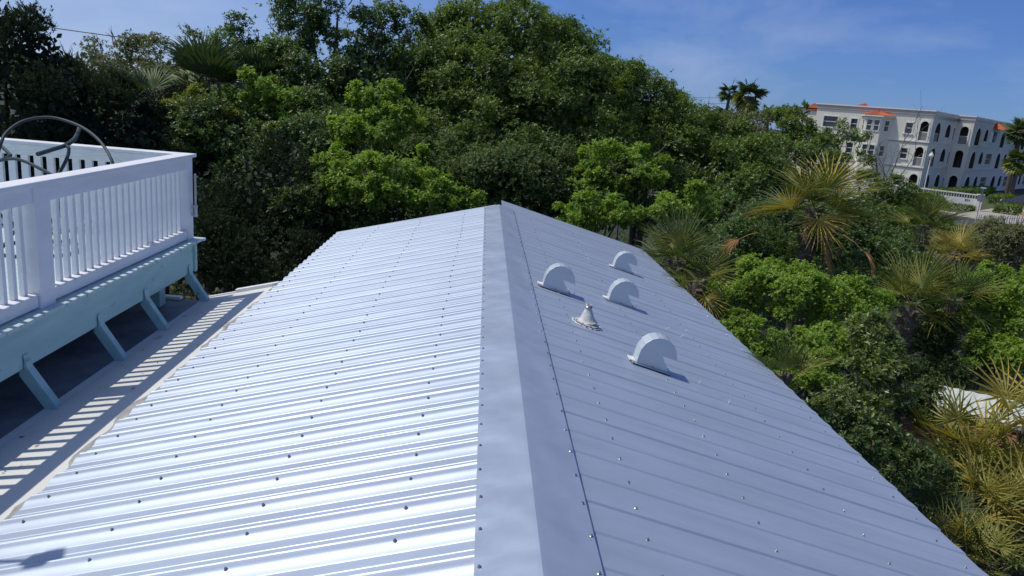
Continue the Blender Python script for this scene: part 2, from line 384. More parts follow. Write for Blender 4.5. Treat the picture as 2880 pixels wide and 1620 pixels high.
for j, y0 in enumerate((-1.3, 1.78, 4.86, 7.96)):
    link('ridge_cap', cm, house, loc=Vector((XR, y0, ZR + .0018 * (3 - j))) - hloc)
# screws
def screw_mesh():
    b = MB(); b.lathe((0, 0, 0), [(.0075, 0), (.0080, .0012), (.0066, .0026)], 10)
    b.lathe((0, 0, .0028), [(.0052, 0), (.0052, .0045), (.0040, .0062)], 6); return b.mesh('roof_screw', M['screw'])
scm = screw_mesh()
ROWS = {-1: (.52, 1.176, 1.827, 2.385), 1: (.485, 1.142, 1.818, 2.39)}
pos = []
for side in (-1, 1):
    for r_ in ROWS[side]:
        for k in range(-1, 49):
            y = yscrew(side, k)
            if y > YFAR - .1: continue
            pos.append((side, r_ + random.uniform(-.012, .012), y + random.uniform(-.006, .006), .0058 if side > 0 else .0173))
    for k in range(-1, 49):
        pos.append((side, .205 + random.uniform(-.004, .004), k * PITCH + .14, .0285))
def inview(p):
    c = CM.T @ (np.array(p) - np.array([0, 0, CAMZ]))
    if c[2] > -.3: return None
    x = 1440 + FPX * c[0] / -c[2]; y = 810 - FPX * c[1] / -c[2]
    return -c[2] if (-60 < x < 2940 and -60 < y < 1680) else None
cand = []
for side, u, y, h in pos:
    mw = SM[side] @ Matrix.Translation((u, y, h)) @ Matrix.Rotation(random.uniform(0, 1), 4, 'Z')
    d = inview(mw.translation)
    cand.append((d if d else 99, mw))
cand.sort(key=lambda t: t[0])
for d, mw in cand[:300]: link('roof_screw', scm, house, mw=HINV @ mw)
rest = MB()
for d, mw in cand[300:]:
    if d < 50: rest.add([mw @ v.co for v in scm.vertices], [tuple(p.vertices) for p in scm.polygons])
o = MB(); o.v = [tuple(Vector(v) - hloc) for v in rest.v]; o.f = rest.f
tag(o.build('distant_roof_screws', M['screw'], house), kind='stuff')
# walls, fascia, gable
wx0, wx1 = XR - 2.2, XR + 2.15
MBw = MB(); MBw.box2(Vector((wx0, -3, 1.5)) - hloc, Vector((wx1, 10.8, 4.85)) - hloc)
MBw.build('wall', M['wall'], house)
gz0 = ZR - .02
for sgn, xe in ((-1, -1), (1, 1)):
    wd = 2.44
    mw = HINV @ SM[sgn]
    b = MB().box2((.0, -1.2, -.16), (wd, YFAR - .03, -.012)); b.build('roof_deck_board', M['wall'], house, mw=mw)
    b = MB().box2((.02, YFAR - .028, -.15), (wd + .02, YFAR - .003, -.004)); b.build('gable_fascia', M['white'], house, mw=mw)
b = MB(); b.add([Vector(p) - hloc for p in ((wx0, 10.79, 4.8), (wx1, 10.79, 4.8), (XR, 10.79, ZR - .17))], [(0, 1, 2)]); b.build('gable_wall', M['wall'], house)
# sealed flashing under the left eave and the white membrane slope below it
def sheet(name, pts, m, parent=house, thick=.012, nsub=0):
    n_ = len(pts); vs = [Vector(p) for p in pts] + [Vector(p) - Vector((0, 0, thick)) for p in pts]
    fs = [tuple(range(n_)), tuple(range(n_, 2 * n_))[::-1]] + [(i, (i + 1) % n_, n_ + (i + 1) % n_, n_ + i) for i in range(n_)]
    b_ = MB().add([v - hloc for v in vs], fs); return b_.build(name, m, parent)
def LS(u, y, h=0): return SM[-1] @ Vector((u, y, h))
FARL = 8.06
sheet('membrane_roof', [LS(2.36, -2, -.030), LS(2.36, FARL, -.030), LS(3.33, FARL, -.030), LS(3.33, -2, -.030)][::-1], M['membrane'])
# irregular grey sealant band at the eave
b = MB(); ny = 120; vs = []
for i in range(ny + 1):
    y = -1.5 + (FARL - .02 + 1.5) * i / ny
    w = .085 + .03 * math.sin(y * 3.1) + random.uniform(-.02, .02) + .03 * math.sin(y * 9.7)
    vs += [LS(2.44, y, -.020) - hloc, LS(LW + w * .6, y, -.021 + random.uniform(0, .004)) - hloc, LS(LW + w, y, -.0285) - hloc]
b.add(vs, [f for i in range(ny) for f in ((3 * i, 3 * i + 3, 3 * i + 4, 3 * i + 1), (3 * i + 1, 3 * i + 4, 3 * i + 5, 3 * i + 2))]); b.build('eave_sealant', M['sealant'], house)
# low flat roof under the deck
zf = LS(3.33, 0, -.030).z; xv = LS(3.33, 0, -.03).x
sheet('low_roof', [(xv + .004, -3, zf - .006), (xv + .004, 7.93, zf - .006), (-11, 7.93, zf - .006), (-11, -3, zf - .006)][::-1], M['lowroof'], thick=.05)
b = MB().box2(Vector((xv - .02, -2, zf - .0)) - hloc, Vector((xv + .035, 7.9, zf + .012)) - hloc); b.build('lap_seam', M['membrane'], house)
# bright metal edge trims at the far end
mw = HINV @ SM[-1]
MB().box2((2.54, FARL - .02, -.045), (3.02, FARL + .055, .004)).build('edge_trim', M['white'], house, mw=mw)
MB().box2((3.03, FARL - .02, -.045), (3.34, FARL + .02, -.018)).build('edge_trim', M['white'], house, mw=mw)
MB().box2(Vector((-5.2, 7.86, zf)) - hloc, Vector((-3.16, 7.94, zf + .03)) - hloc).build('edge_trim', M['white'], house)
MB().box2(Vector((-10.9, -2.9, 1.4)) - hloc, Vector((wx0 - .006, 7.85, zf - .06)) - hloc).build('lower_wall', M['wall'], house)
# debris leaves on the membrane
for i in range(46):
    y = random.uniform(1.8, 7.6); u = random.uniform(2.62, 3.25)
    s_ = random.uniform(.006, .022); mw = SM[-1] @ Matrix.Translation((u, y, -.026)) @ Matrix.Rotation(random.uniform(0, 6), 4, 'Z')
    bb = MB().add([HINV @ mw @ Vector(p) for p in ((-s_, 0, 0), (0, -s_ * .4, .002), (s_, 0, .004), (0, s_ * .45, .002))], [(0, 1, 2, 3)])
    bb.build('debris_flake', M['darkbark'], house)

# gooseneck vents
def vent(u, y, L_=.255, w=.14, sc=1.0, rz=0.0):
    """hood in slope coordinates: x down the slope, y across, z normal"""
    arc = []
    base_l = 0.0
    pts = [(0, 0), (-.005, .07), (-.004, .105), (.012, .155), (.045, .198), (.085, .222), (.125, .230), (.165, .226), (.205, .206), (.24, .17), (.262, .125), (.27, .105),
           (.155, .112), (.26 - .012, .002)]
    pts = [(a * sc, b * sc) for a, b in pts]
    n_ = len(pts); b = MB()
    vs = [(a, -w / 2, c) for a, c in pts] + [(a, w / 2, c) for a, c in pts]
    # open mouth between the lip and the throat is closed by the slanted inner plate
    fs = [tuple(range(n_)), tuple(range(n_, 2 * n_))[::-1]]
    for i in range(n_): fs.append(((i + 1) % n_, i, n_ + i, n_ + (i + 1) % n_))
    b.add(vs, fs)
    mw = HINV @ SM[1] @ Matrix.Translation((u, y, .0155)) @ Matrix.Rotation(rz, 4, 'Z')
    me = b.mesh('roof_vent', M['vent'])
    bmv = bmesh.new(); bmv.from_mesh(me); bmesh.ops.recalc_face_normals(bmv, faces=bmv.faces)
    bmv.to_mesh(me); bmv.free()
    v = link('roof_vent', me, house, mw=mw)
    # raised seam edges and flange
    s_ = MB()
    for sy in (-1, 1):
        s_.tube([(a, sy * w / 2, c) for a, c in pts[:12]], .0035, 5)
    s_.build('seam', M['vent'], v)
    f = MB(); f.box2((-.035, -w / 2 - .022, -.004), (.275 * sc, w / 2 + .022, .0005)); f.build('flange', M['cap'], v)
    k = MB()
    k.box2((.215 * sc, -w / 2 + .02, .0), (.2153 * sc, w / 2 - .02, .06)); 
    for a_ in (-.026, .12, .262):
        for b_ in (-1, 1): link('vent_screw', scm, v, loc=(a_ * sc, b_ * (w / 2 + .013), .0008))
    f2 = MB().box2((-.05, -w / 2 + .02, -.003), (-.004, w / 2 - .02, .004)); f2.build('sealant_bead', M['membrane'], v)
    return v
vs_ = [vent(.945, 5.072, w=.135), vent(.345, 6.585, w=.13), vent(1.055, 6.955, w=.13), vent(1.48, 9.035, w=.13, rz=0)]
for v, t in zip(vs_, ('nearest curved hood vent', 'curved hood vent closest to the ridge cap', 'middle curved hood vent', 'farthest curved hood vent near the right eave')): v['label'] = t
# leftover self drilling tips / metal slivers
for (u, y, dx) in ((1.33, 5.12, .0), (1.45, 5.03, 0), (.66, 6.62, 0), (.62, 6.75, 0), (1.36, 6.98, 0), (1.80, 9.1, 0), (1.86, 8.7, 0), (1.55, 6.48, .02), (1.66, 6.35, .02), (1.60, 4.78, 0)):
    mwv = HINV @ SM[1] @ Matrix.Translation((u, y, .006)); MB().tube([(0, 0, 0), (dx, .004, .014), (dx * 1.6, .003, .032)], [.0035, .003, .0012], 5).build('bent_metal_tab', M['membrane'], house, mw=mwv)
# pipe boot
mwp = HINV @ SM[1] @ Matrix.Translation((.655, 5.69, .018))
rotv = Matrix.Rotation(AL * -1, 3, 'Y')
pb = MB(); pb.lathe((0, 0, 0), [(.084, 0), (.084, .010), (.074, .014), (.068, .022), (.060, .034), (.050, .055), (.044, .075), (.037, .084), (.034, .100), (.027, .106), (.0255, .150), (.019, .151), (.019, .12)], 20, rot=rotv)
boot = pb.build('pipe_boot', M['rubber'], house, smooth=True, mw=mwp)
fl = MB(); 
import itertools
fl.lathe((0, 0, -.006), [(.103, 0), (.105, .006), (.090, .009), (.084, .008)], 18); fo = fl.build('flange', M['rubber'], boot)
cl = MB(); cl.lathe((0, 0, 0), [(.029, .122), (.031, .124), (.031, .134), (.029, .136)], 16, rot=rotv); cl.build('clamp_ring', M['screw'], boot)
for k in range(9):
    a = k * 2 * math.pi / 9; link('boot_screw', scm, boot, loc=(.101 * math.cos(a), .101 * math.sin(a), .003), scale=(.8, .8, .8))
# wavy sealant line around the boot
MB().tube([((.118 + .01 * math.sin(k * 2.3)) * math.cos(k * math.pi / 16), (.116 + .008 * math.sin(k * 3.1)) * math.sin(k * math.pi / 16), -.012) for k in range(33)], .006, 5).build('boot_sealant', M['membrane'], boot)

# ------------------------------------------------------------------ the deck
XD = -3.06; YD = 7.99; ZFL = CAMZ - 1.127 * 1.5
ZRT = CAMZ - .527 * 1.5
deck = thing('wooden_deck', 'raised wooden deck with white railing and aqua beams on the left', 'deck', (-5.5, 4, ZFL))
dl = Vector(deck.location)
def D(name, a, b, m, bevel=.003, jit=0, label=None):
    a = Vector(a); b = Vector(b); c = (a + b) / 2
    mb = MB().box((0, 0, 0), (abs(b.x - a.x), abs(b.y - a.y), abs(b.z - a.z)))
    o = mb.build(name, m, deck, bevel=bevel, loc=c - dl, rot=(random.uniform(-jit, jit), random.uniform(-jit, jit), random.uniform(-jit, jit)) if jit else None)
    if label: o['label'] = label
    return o
Y0D = -1.6; XLD = -9.4
ZB = CAMZ - 1.376 * 1.5
# floor boards run across, their uneven ends overhang the rim beam
bw = .137; k = 0; y = YD - .02
bmsh = MB().box((0, 0, 0), (1, bw, .026)).mesh('floor_board', M['floor'])
while y > Y0D:
    xe = XD + .10 + random.uniform(-.008, .008)
    o = link('floor_board', bmsh, deck, loc=Vector(((XLD + xe) / 2, y - bw / 2, ZFL - .013)) - dl, scale=(xe - XLD, 1, 1))
    y -= bw + .0015
D('rim_beam', (XD - .038, Y0D, ZB), (XD, YD, ZFL - .028), M['aqua'])
D('rim_beam', (XLD, YD - .038, ZB), (XD - .04, YD, ZFL - .028), M['aqua'])
D('end_block', (XD - .02, YD + .002, ZB + .002), (XD + .025, YD + .055, ZFL - .03), M['aqua'])
D('end_board', (XD - .02, YD - .012, ZFL - .027), (XD + .12, YD + .06, ZFL + .001), M['floor'])
for yj in np.arange(Y0D + .4, YD - .2, .61):
    D('joist', (XLD, yj - .019, ZB + .04), (XD - .04, yj + .019, ZFL - .03), M['aqua'], bevel=0)
for (xp, yp) in ((XD - .25, 7.62), (XD - .25, 4.6), (XD - .25, 1.5), (-6, 7.6), (-6, 3.8)):
    D('support_post', (xp - .07, yp - .07, zf), (xp + .07, yp + .07, ZB + .02), M['aqua'])
# braces from the beam down to the lap seam
for yb in (1.05, 2.05, 3.05, 4.04, 4.997, 6.0, 6.85, 7.9):
    yb -= .03
    x0, z0, x1, z1 = XD - .10, ZB + .12, -2.86, zf + .012
    dv = Vector((x1 - x0, 0, z1 - z0)).normalized(); nv = Vector((dv.z, 0, -dv.x)) * -1
    w = .06
    P_ = [Vector((x0, 0, z0)) + nv * w, Vector((x1 + .03, 0, z1)), Vector((x1 - .05, 0, z1)), Vector((x1 - .13, 0, z1 + .04)), Vector((x0, 0, z0)) - nv * w]
    P_ = [Vector((XD + .008, 0, ZB + .10)), Vector((XD + .028, 0, ZB + .01)), Vector((-2.855, 0, zf + .035)), Vector((-2.855, 0, zf + .012)), Vector((-2.93, 0, zf + .012)), Vector((XD - .03, 0, ZB - .05)), Vector((XD - .03, 0, ZB - .002)), Vector((XD + .008, 0, ZB - .002))]
    b = MB(); n_ = len(P_)
    vs = [p + Vector((0, yb - .034, 0)) - dl for p in P_] + [p + Vector((0, yb + .034, 0)) - dl for p in P_]
    b.add(vs, [tuple(range(n_)), tuple(range(n_, 2 * n_))[::-1]] + [((i + 1) % n_, i, n_ + i, n_ + (i + 1) % n_) for i in range(n_)])
    bo = b.build('brace', M['aqua'], deck)
    bmv = bmesh.new(); bmv.from_mesh(bo.data); bmesh.ops.recalc_face_normals(bmv, faces=bmv.faces); bmv.to_mesh(bo.data); bmv.free()
# side railing: lower rail, balusters, upper face rail, cap
ZLR0, ZLR1 = ZFL + .012, CAMZ - 1.056 * 1.5
ZUR0 = CAMZ - .63 * 1.5
posts = [(5.16, 5.34), (2.05, 2.23)]
segs = [(5.345, YD - .15), (2.235, 5.155), (Y0D, 2.045)]
for a, b in segs:
    D('bottom_rail', (XD - .085, a, ZLR0), (XD + .004, b, ZLR1), M['white'], jit=.0012)
    y = b - .055
    while y > a + .03:
        D('baluster', (XD - .079, y - .019, ZLR1 + .001), (XD - .041, y + .019, ZUR0 + .07), M['white'], bevel=.002, jit=.004); y -= .1118
for a, b in posts:
    D('rail_post', (XD - .10, a, ZFL - .06), (XD + .022, b, ZRT - .037), M['white'])
D('rail_post', (XD - .13, YD - .145, ZFL - .02), (XD + .012, YD - .003, ZRT - .037), M['white'])
D('face_rail', (XD - .037, 5.252, ZUR0), (XD + .006, YD + .002, ZRT - .036), M['white'])
D('face_rail', (XD - .036, Y0D, ZUR0 + .004), (XD + .008, 5.249, ZRT - .036), M['white'])
D('cap_rail', (XD - .115, 4.40, ZRT - .035), (XD + .035, YD + .055, ZRT), M['white'])
D('cap_rail', (XD - .112, Y0D, ZRT - .034), (XD + .037, 4.396, ZRT + .002), M['white'])
# far railing
D('bottom_rail', (XLD, YD - .10, ZLR0), (XD - .14, YD - .012, ZLR1), M['white'])
D('face_rail', (XLD, YD - .105, ZUR0 + .01), (XD - .135, YD - .068, ZRT - .036), M['white'])
D('cap_rail', (XLD, YD - .12, ZRT - .033), (XD - .117, YD - .055, ZRT - .001), M['white'])
D('cap_rail', (XLD, YD - .052, ZRT - .033), (XD - .117, YD + .053, ZRT - .001), M['white'])
x = XD - .25
while x > XLD:
    D('baluster', (x - .036, YD - .066, ZLR1 + .001), (x + .036, YD - .028, ZRT - .04), M['white'], bevel=.002, jit=.003); x -= .130
for xp in (-5.6, -8.2): D('rail_post', (xp, YD - .15, ZFL), (xp + .12, YD - .004, ZRT - .037), M['white'])
# unseen stand-in on the rail, lantern-shaped, added to cast a shadow on the roof
lb = MB(); lx, ly = XD - .03, 3.12
lb.tube([Vector((lx, ly, ZRT)) - dl, Vector((lx, ly, ZRT + 1.16)) - dl], .012, 8)
lb.lathe(Vector((lx, ly, ZRT + 1.14)) - dl, [(.035, 0), (.06, .02), (.068, .14), (.09, .15), (.04, .21), (.012, .27)], 6)
lb.build('shadow_caster', M['tube'], deck)
# conduit with couplings on the corner post
cx, cy = XD + .052, YD - .04
MB().tube([Vector((cx, cy, ZRT - .20)) - dl, Vector((cx, cy, ZFL + .30)) - dl], .011, 10).build('conduit', M['pvc'], deck)
MB().lathe(Vector((cx, cy, ZFL + .24)) - dl, [(.018, 0), (.022, .005), (.022, .02), (.018, .025), (.018, .10), (.022, .105), (.022, .12), (.018, .125)], 12).build('coupling', M['pvc'], deck)
D('clamp', (XD + .01, cy - .02, ZFL + .25), (cx, cy + .02, ZFL + .262), M['pvc'])
D('clamp', (XD + .01, cy - .02, ZFL + .335), (cx, cy + .02, ZFL + .347), M['pvc'])

# round tubular frame of an upturned patio chair on the deck
fr = thing('chair_frame', 'bare dark teal tubular frame of a round patio chair on the deck', 'chair frame', tuple(at(165, 470, 7.3)))
fl_ = Vector(fr.location)
def T(name, pix, r, Ys, n=8):
    pts = []
    P_ = [Vector(at(px, py, yy * 1.36)) for (px, py), yy in zip(pix, Ys)]; r = r * .95
    # smooth by Catmull-Rom
    for i in range(len(P_) - 1):
        p0 = P_[max(i - 1, 0)]; p1 = P_[i]; p2 = P_[i + 1]; p3 = P_[min(i + 2, len(P_) - 1)]
        for k in range(5):
            t = k / 5; pts.append(.5 * ((2 * p1) + (p2 - p0) * t + (2 * p0 - 5 * p1 + 4 * p2 - p3) * t * t + (-p0 + 3 * p1 - 3 * p2 + p3) * t ** 3) - fl_)
    pts.append(P_[-1] - fl_)
    return MB().tube(pts, r, n).build(name, M['tube'], fr, smooth=True)
zz = lambda a, b: (a / 6.585, 300 + b / 6.585)
T('hoop', [zz(-120, 1150), zz(10, 700), zz(120, 480), zz(420, 270), zz(860, 195), zz(1250, 270), zz(1600, 430), zz(1900, 700), zz(2110, 1100), zz(2170, 1500), zz(1900, 2000), zz(1000, 2350), zz(0, 2000), zz(-120, 1150)],
  .0155, [5.3, 5.3, 5.4, 5.5, 5.6, 5.6, 5.5, 5.35, 5.2, 5.3, 5.3, 5.3, 5.3, 5.3])
T('arm', [zz(1470, 400), zz(1440, 490), zz(1370, 610), zz(1200, 720), zz(950, 800), zz(700, 880)], .0215, [5.7, 5.6, 5.45, 5.3, 5.15, 5.0])
T('arm', [zz(1200, 725), zz(1270, 760), zz(1260, 900), zz(1180, 1080), zz(1060, 1280), zz(900, 1500)], .0165, [5.3, 5.28, 5.25, 5.2, 5.1, 5.0])
T('arm', [zz(-60, 1010), zz(100, 975), zz(280, 965), zz(500, 1030), zz(750, 1150), zz(1020, 1290)], .0165, [5.4, 5.3, 5.2, 5.15, 5.1, 5.05])
T('arm', [zz(-80, 680), zz(20, 730), zz(160, 860), zz(190, 910), zz(60, 970), zz(-80, 1020)], .0165, [5.5, 5.45, 5.4, 5.38, 5.4, 5.45])
# foot ring and legs that stand on the floor boards
fx, fy = fl_.x, 6.9
MB().tube([Vector((fx + .36 * math.cos(k * math.pi / 12), fy + .36 * math.sin(k * math.pi / 12), ZFL + .017)) - fl_ for k in range(25)], .016, 8, cap=False).build('foot_ring', M['tube'], fr, smooth=True)
for a in (0, 2.1, 4.2):
    MB().tube([Vector((fx + .36 * math.cos(a), fy + .36 * math.sin(a), ZFL + .02)) - fl_, Vector((fx + .12 * math.cos(a), fy + .12 * math.sin(a), ZFL + .30)) - fl_], .014, 8).build('leg', M['tube'], fr)
# thin cord sagging along the far railing
cp = [Vector(at(*zz(a, b), 7.80)) for a, b in ((-200, 830), (0, 812), (200, 805), (480, 785), (640, 795), (900, 850), (1100, 890), (1300, 912), (1600, 905), (1900, 888), (2080, 905), (2239, 1010), (2400, 1150))]
c = MB().tube(cp, .0055, 6).build('string_light_cord', M['pvc'], smooth=True)
tag(c, 'thin pale cord sagging along the inside of the far deck railing', 'cord')

#==VEG==
# ------------------------------------------------------------------ vegetation
CAMP = np.array([0, 0, CAMZ])
LEAFCOUNT = 0
def unit(a): return a / np.maximum(np.linalg.norm(a, axis=-1, keepdims=True), 1e-9)
def leaf_mesh(name, P, D, N, Ln, Wd, tint, m):
    """one pointed leaf per row, folded along its midrib"""
    global LEAFCOUNT
    n = len(P); LEAFCOUNT += n
    D = unit(D); N = unit(N - D * np.sum(N * D, axis=1, keepdims=True)); S = np.cross(D, N)
    Ln = Ln[:, None]; Wd = Wd[:, None]
    V = np.empty((n, 4, 3))
    V[:, 0] = P
    V[:, 1] = P + D * Ln * .48 + S * Wd * .5 + N * Wd * .16
    V[:, 2] = P + D * Ln - N * Ln * .10
    V[:, 3] = P + D * Ln * .48 - S * Wd * .5 + N * Wd * .16
    idx = (np.arange(n) * 4)[:, None] + np.array([[0, 2, 1, 0, 3, 2]])
    me = bpy.data.meshes.new(name)
    me.vertices.add(n * 4); me.vertices.foreach_set('co', V.reshape(-1))
    me.loops.add(n * 6); me.loops.foreach_set('vertex_index', idx.reshape(-1).astype(np.int32))
    me.polygons.add(n * 2); me.polygons.foreach_set('loop_start', (np.arange(n * 2) * 3).astype(np.int32))
    at_ = me.attributes.new('tint', 'FLOAT', 'POINT'); at_.data.foreach_set('value', np.repeat(tint, 4).astype(np.float32))
    me.materials.append(m); me.update(calc_edges=True)
    return me

def blob(px, py, Y, rx, ry, rd=None):
    c = at(px, py, Y); dist = np.linalg.norm(c - CAMP); ax = rx / FPX * Y * 1.02; az = ry / FPX * Y * 1.02
    return (c, np.array([ax, (rd if rd else (ax + az) * .45), az]))

def rosettes(P, A, k, L_, W_, rng, spread=(.75, 1.25), twig=1.0, flat=.35):
    """k leaves round every twig tip P with axis A"""
    n = len(P); A = unit(A)
    h = np.where(np.abs(A[:, 2:3]) < .9, np.array([[0, 0, 1.]]), np.array([[1., 0, 0]]))
    U = unit(np.cross(A, h)); V = np.cross(A, U)
    az = (np.arange(k)[None] * 2.4 + rng.uniform(0, 6.28, (n, 1)) + rng.normal(0, .3, (n, k)))
    ph = rng.uniform(spread[0], spread[1], (n, k))
    rad = U[:, None] * np.cos(az)[..., None] + V[:, None] * np.sin(az)[..., None]
    D = A[:, None] * np.cos(ph)[..., None] + rad * np.sin(ph)[..., None]
    t = rng.uniform(-1, .15, (n, k))[..., None] * L_ * twig
    PP = P[:, None] + A[:, None] * t
    N = A[:, None] * 1.0 + rng.normal(0, flat, (n, k, 3)) + np.array([0, 0, .35])
    Ln = L_ * rng.uniform(.65, 1.2, (n, k)); Wd = W_ * rng.uniform(.75, 1.2, (n, k))
    return [a.reshape(-1, 3) for a in (PP, D, N)] + [Ln.reshape(-1), Wd.reshape(-1)]

def sphere_pts(n, rng): return unit(rng.normal(0, 1, (n, 3)))

def foliage(blobs, L_, W_, m, seed, lai=1.25, rc=.45, k=6, up=.55, core=True, gaps=0.0, droop=0.0, name='crown', ragged=.28, tintbias=0.0, spread=(.75, 1.25), maxn=60000):
    rng = np.random.default_rng(seed)
    C = []; RC = []
    for (c, r) in blobs:
        area = 4 * math.pi * ((r[0] * r[1]) ** 1.6 + (r[0] * r[2]) ** 1.6 + (r[1] * r[2]) ** 1.6) ** (1 / 1.6) / 3 ** (1 / 1.6)
        nc = max(6, int(area / (math.pi * rc * rc) * 1.15))
        d = sphere_pts(nc, rng)
        f = 1 - np.abs(rng.normal(0, ragged * .6, nc)) + rng.normal(0, .06, nc)
        p = c + d * r * f[:, None]
        keep = np.ones(nc, bool)
        for (c2, r2) in blobs:
            if c2 is c: continue
            keep &= np.linalg.norm((p - c2) / r2, axis=1) > .72
        tocam = unit(CAMP - p); out = unit(d / r)
        fac = np.sum(tocam * out, axis=1)
        keep &= ~((fac < -.25) & (rng.uniform(0, 1, nc) > .30))
        keep &= ~((out[:, 2] < -.5) & (rng.uniform(0, 1, nc) > .4))
        if gaps > 0: keep &= rng.uniform(0, 1, nc) > gaps
        keep &= p[:, 2] > .2
        C.append(np.concatenate([p, out], axis=1)[keep])
    C = np.concatenate(C); nC = len(C)
    rr = rc * rng.uniform(.55, 1.35, nC)
    nt = np.maximum(2, (2.6 * math.pi * rr * rr * lai / (k * .225 * L_ * W_ / .45)).astype(int))
    tot = nt.sum() * k
    if tot > maxn: nt = np.maximum(1, (nt * maxn / tot).astype(int))
    ci = np.repeat(np.arange(nC), nt); n = len(ci)
    d = unit(rng.normal(0, 1, (n, 3)) + C[ci, 3:] * .75 + np.array([0, 0, .35]))
    stretch = rng.uniform(.75, 1.25, (nC, 3)); stretch[:, 2] *= .8
    fr_ = 1 - np.abs(rng.normal(0, .30, n)) + rng.normal(0, .10, n)
    # stray shoots poke out of the clump
    stray = rng.uniform(0, 1, n) < .08; fr_[stray] *= rng.uniform(1.1, 1.5, stray.sum())
    P = C[ci, :3] + d * (rr[ci] * fr_)[:, None] * stretch[ci]
    A = unit(d * .7 + C[ci, 3:] * .35 + np.array([0, 0, up - droop]) + rng.normal(0, .25, (n, 3)))
    PP, DD, NN, Ln, Wd = rosettes(P, A, k, L_, W_, rng, spread)
    ct = rng.normal(0, .12, nC)
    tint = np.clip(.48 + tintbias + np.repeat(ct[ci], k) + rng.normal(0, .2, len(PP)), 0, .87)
    acc = rng.uniform(0, 1, len(PP)) < .03; tint[acc] = rng.uniform(.9, 1, acc.sum())
    parts = [(PP, DD, NN, Ln, Wd, tint)]
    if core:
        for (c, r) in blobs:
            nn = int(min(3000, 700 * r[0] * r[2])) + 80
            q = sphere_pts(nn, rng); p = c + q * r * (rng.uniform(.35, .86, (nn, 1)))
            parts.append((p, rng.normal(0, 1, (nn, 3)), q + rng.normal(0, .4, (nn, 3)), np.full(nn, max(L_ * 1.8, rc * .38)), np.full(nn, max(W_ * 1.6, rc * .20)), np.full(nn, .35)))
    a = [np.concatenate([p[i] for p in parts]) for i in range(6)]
    return a

def branches(mb, p, d, length, r, depth, rng, n=4, spread=.55, curve=.25, up=.15):
    pts = [Vector(p)]; dv = Vector(d).normalized(); nseg = 4
    for i in range(nseg):
        dv = (dv + Vector(rng.normal(0, curve, 3)) * .5 + Vector((0, 0, up * .3))).normalized()
        pts.append(pts[-1] + dv * (length / nseg))
    mb.tube(pts, [r * (1 - .5 * i / nseg) for i in range(nseg + 1)], 5 if depth > 1 else 3, cap=False)
    if depth <= 0: return
    for j in range(n):
        t = rng.uniform(.35, 1.0); i = min(int(t * nseg), nseg - 1)
        q = pts[i].lerp(pts[i + 1], t * nseg - i)
        nd = (dv + Vector(rng.normal(0, spread, 3))).normalized()
        branches(mb, q, nd, length * rng.uniform(.5, .75), r * .5, depth - 1, rng, n, spread, curve, up)

def tree(name, label, cat, blobs, kind, L_, W_, seed, group=None, trunk=True, dead=0, tr=.12, barkm='bark', **kw):
    rng = np.random.default_rng(seed + 1000)
    c = np.mean([b[0] for b in blobs], axis=0)
    bx, by = c[0], c[1]; g = gh(bx, by)
    t = thing(name, label, cat, (bx, by, g), group)
    off = np.array([bx, by, g])
    a = foliage(blobs, L_, W_, None, seed, **kw)
    a[0] = a[0] - off
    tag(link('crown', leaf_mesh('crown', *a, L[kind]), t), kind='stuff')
    if trunk:
        for j in range(1 if trunk is True else trunk):
            b = MB(); h = c[2] - g
            p0 = Vector((rng.normal(0, .12) * (j > 0) * 4, rng.normal(0, .3) * (j > 0), -.1))
            top = Vector((rng.normal(0, .3), rng.normal(0, .2), h * .85))
            mid = (p0 + top) / 2 + Vector(rng.normal(0, .15, 3))
            b.tube([p0, p0.lerp(mid, .5), mid, mid.lerp(top, .6), top], [tr * 1.3, tr, tr * .85, tr * .7, tr * .5], 8)
            for (bc, br) in blobs[:6]:
                q = Vector(bc - off); s_ = p0.lerp(top, rng.uniform(.45, .8))
                m_ = s_.lerp(q, .5) + Vector((0, 0, -.2)); b.tube([s_, m_, q], [tr * .5, tr * .35, tr * .15], 6, cap=False)
            b.build('trunk', M[barkm], t)
    if dead:
        b = MB()
        for i in range(dead):
            bc, br = blobs[rng.integers(len(blobs))]
            d = unit(rng.normal(0, 1, 3) + np.array([0, -.8, .5])); p = bc + d * br * .8 - off
            branches(b, p, d + np.array([0, 0, .4]), rng.uniform(.5, 1.0) * max(br[2] * .6, .4), .006 + .0006 * bc[1], 1, rng, n=3)
        tag(b.build('bare_branches', M['twig'], t), kind='stuff')
    return t

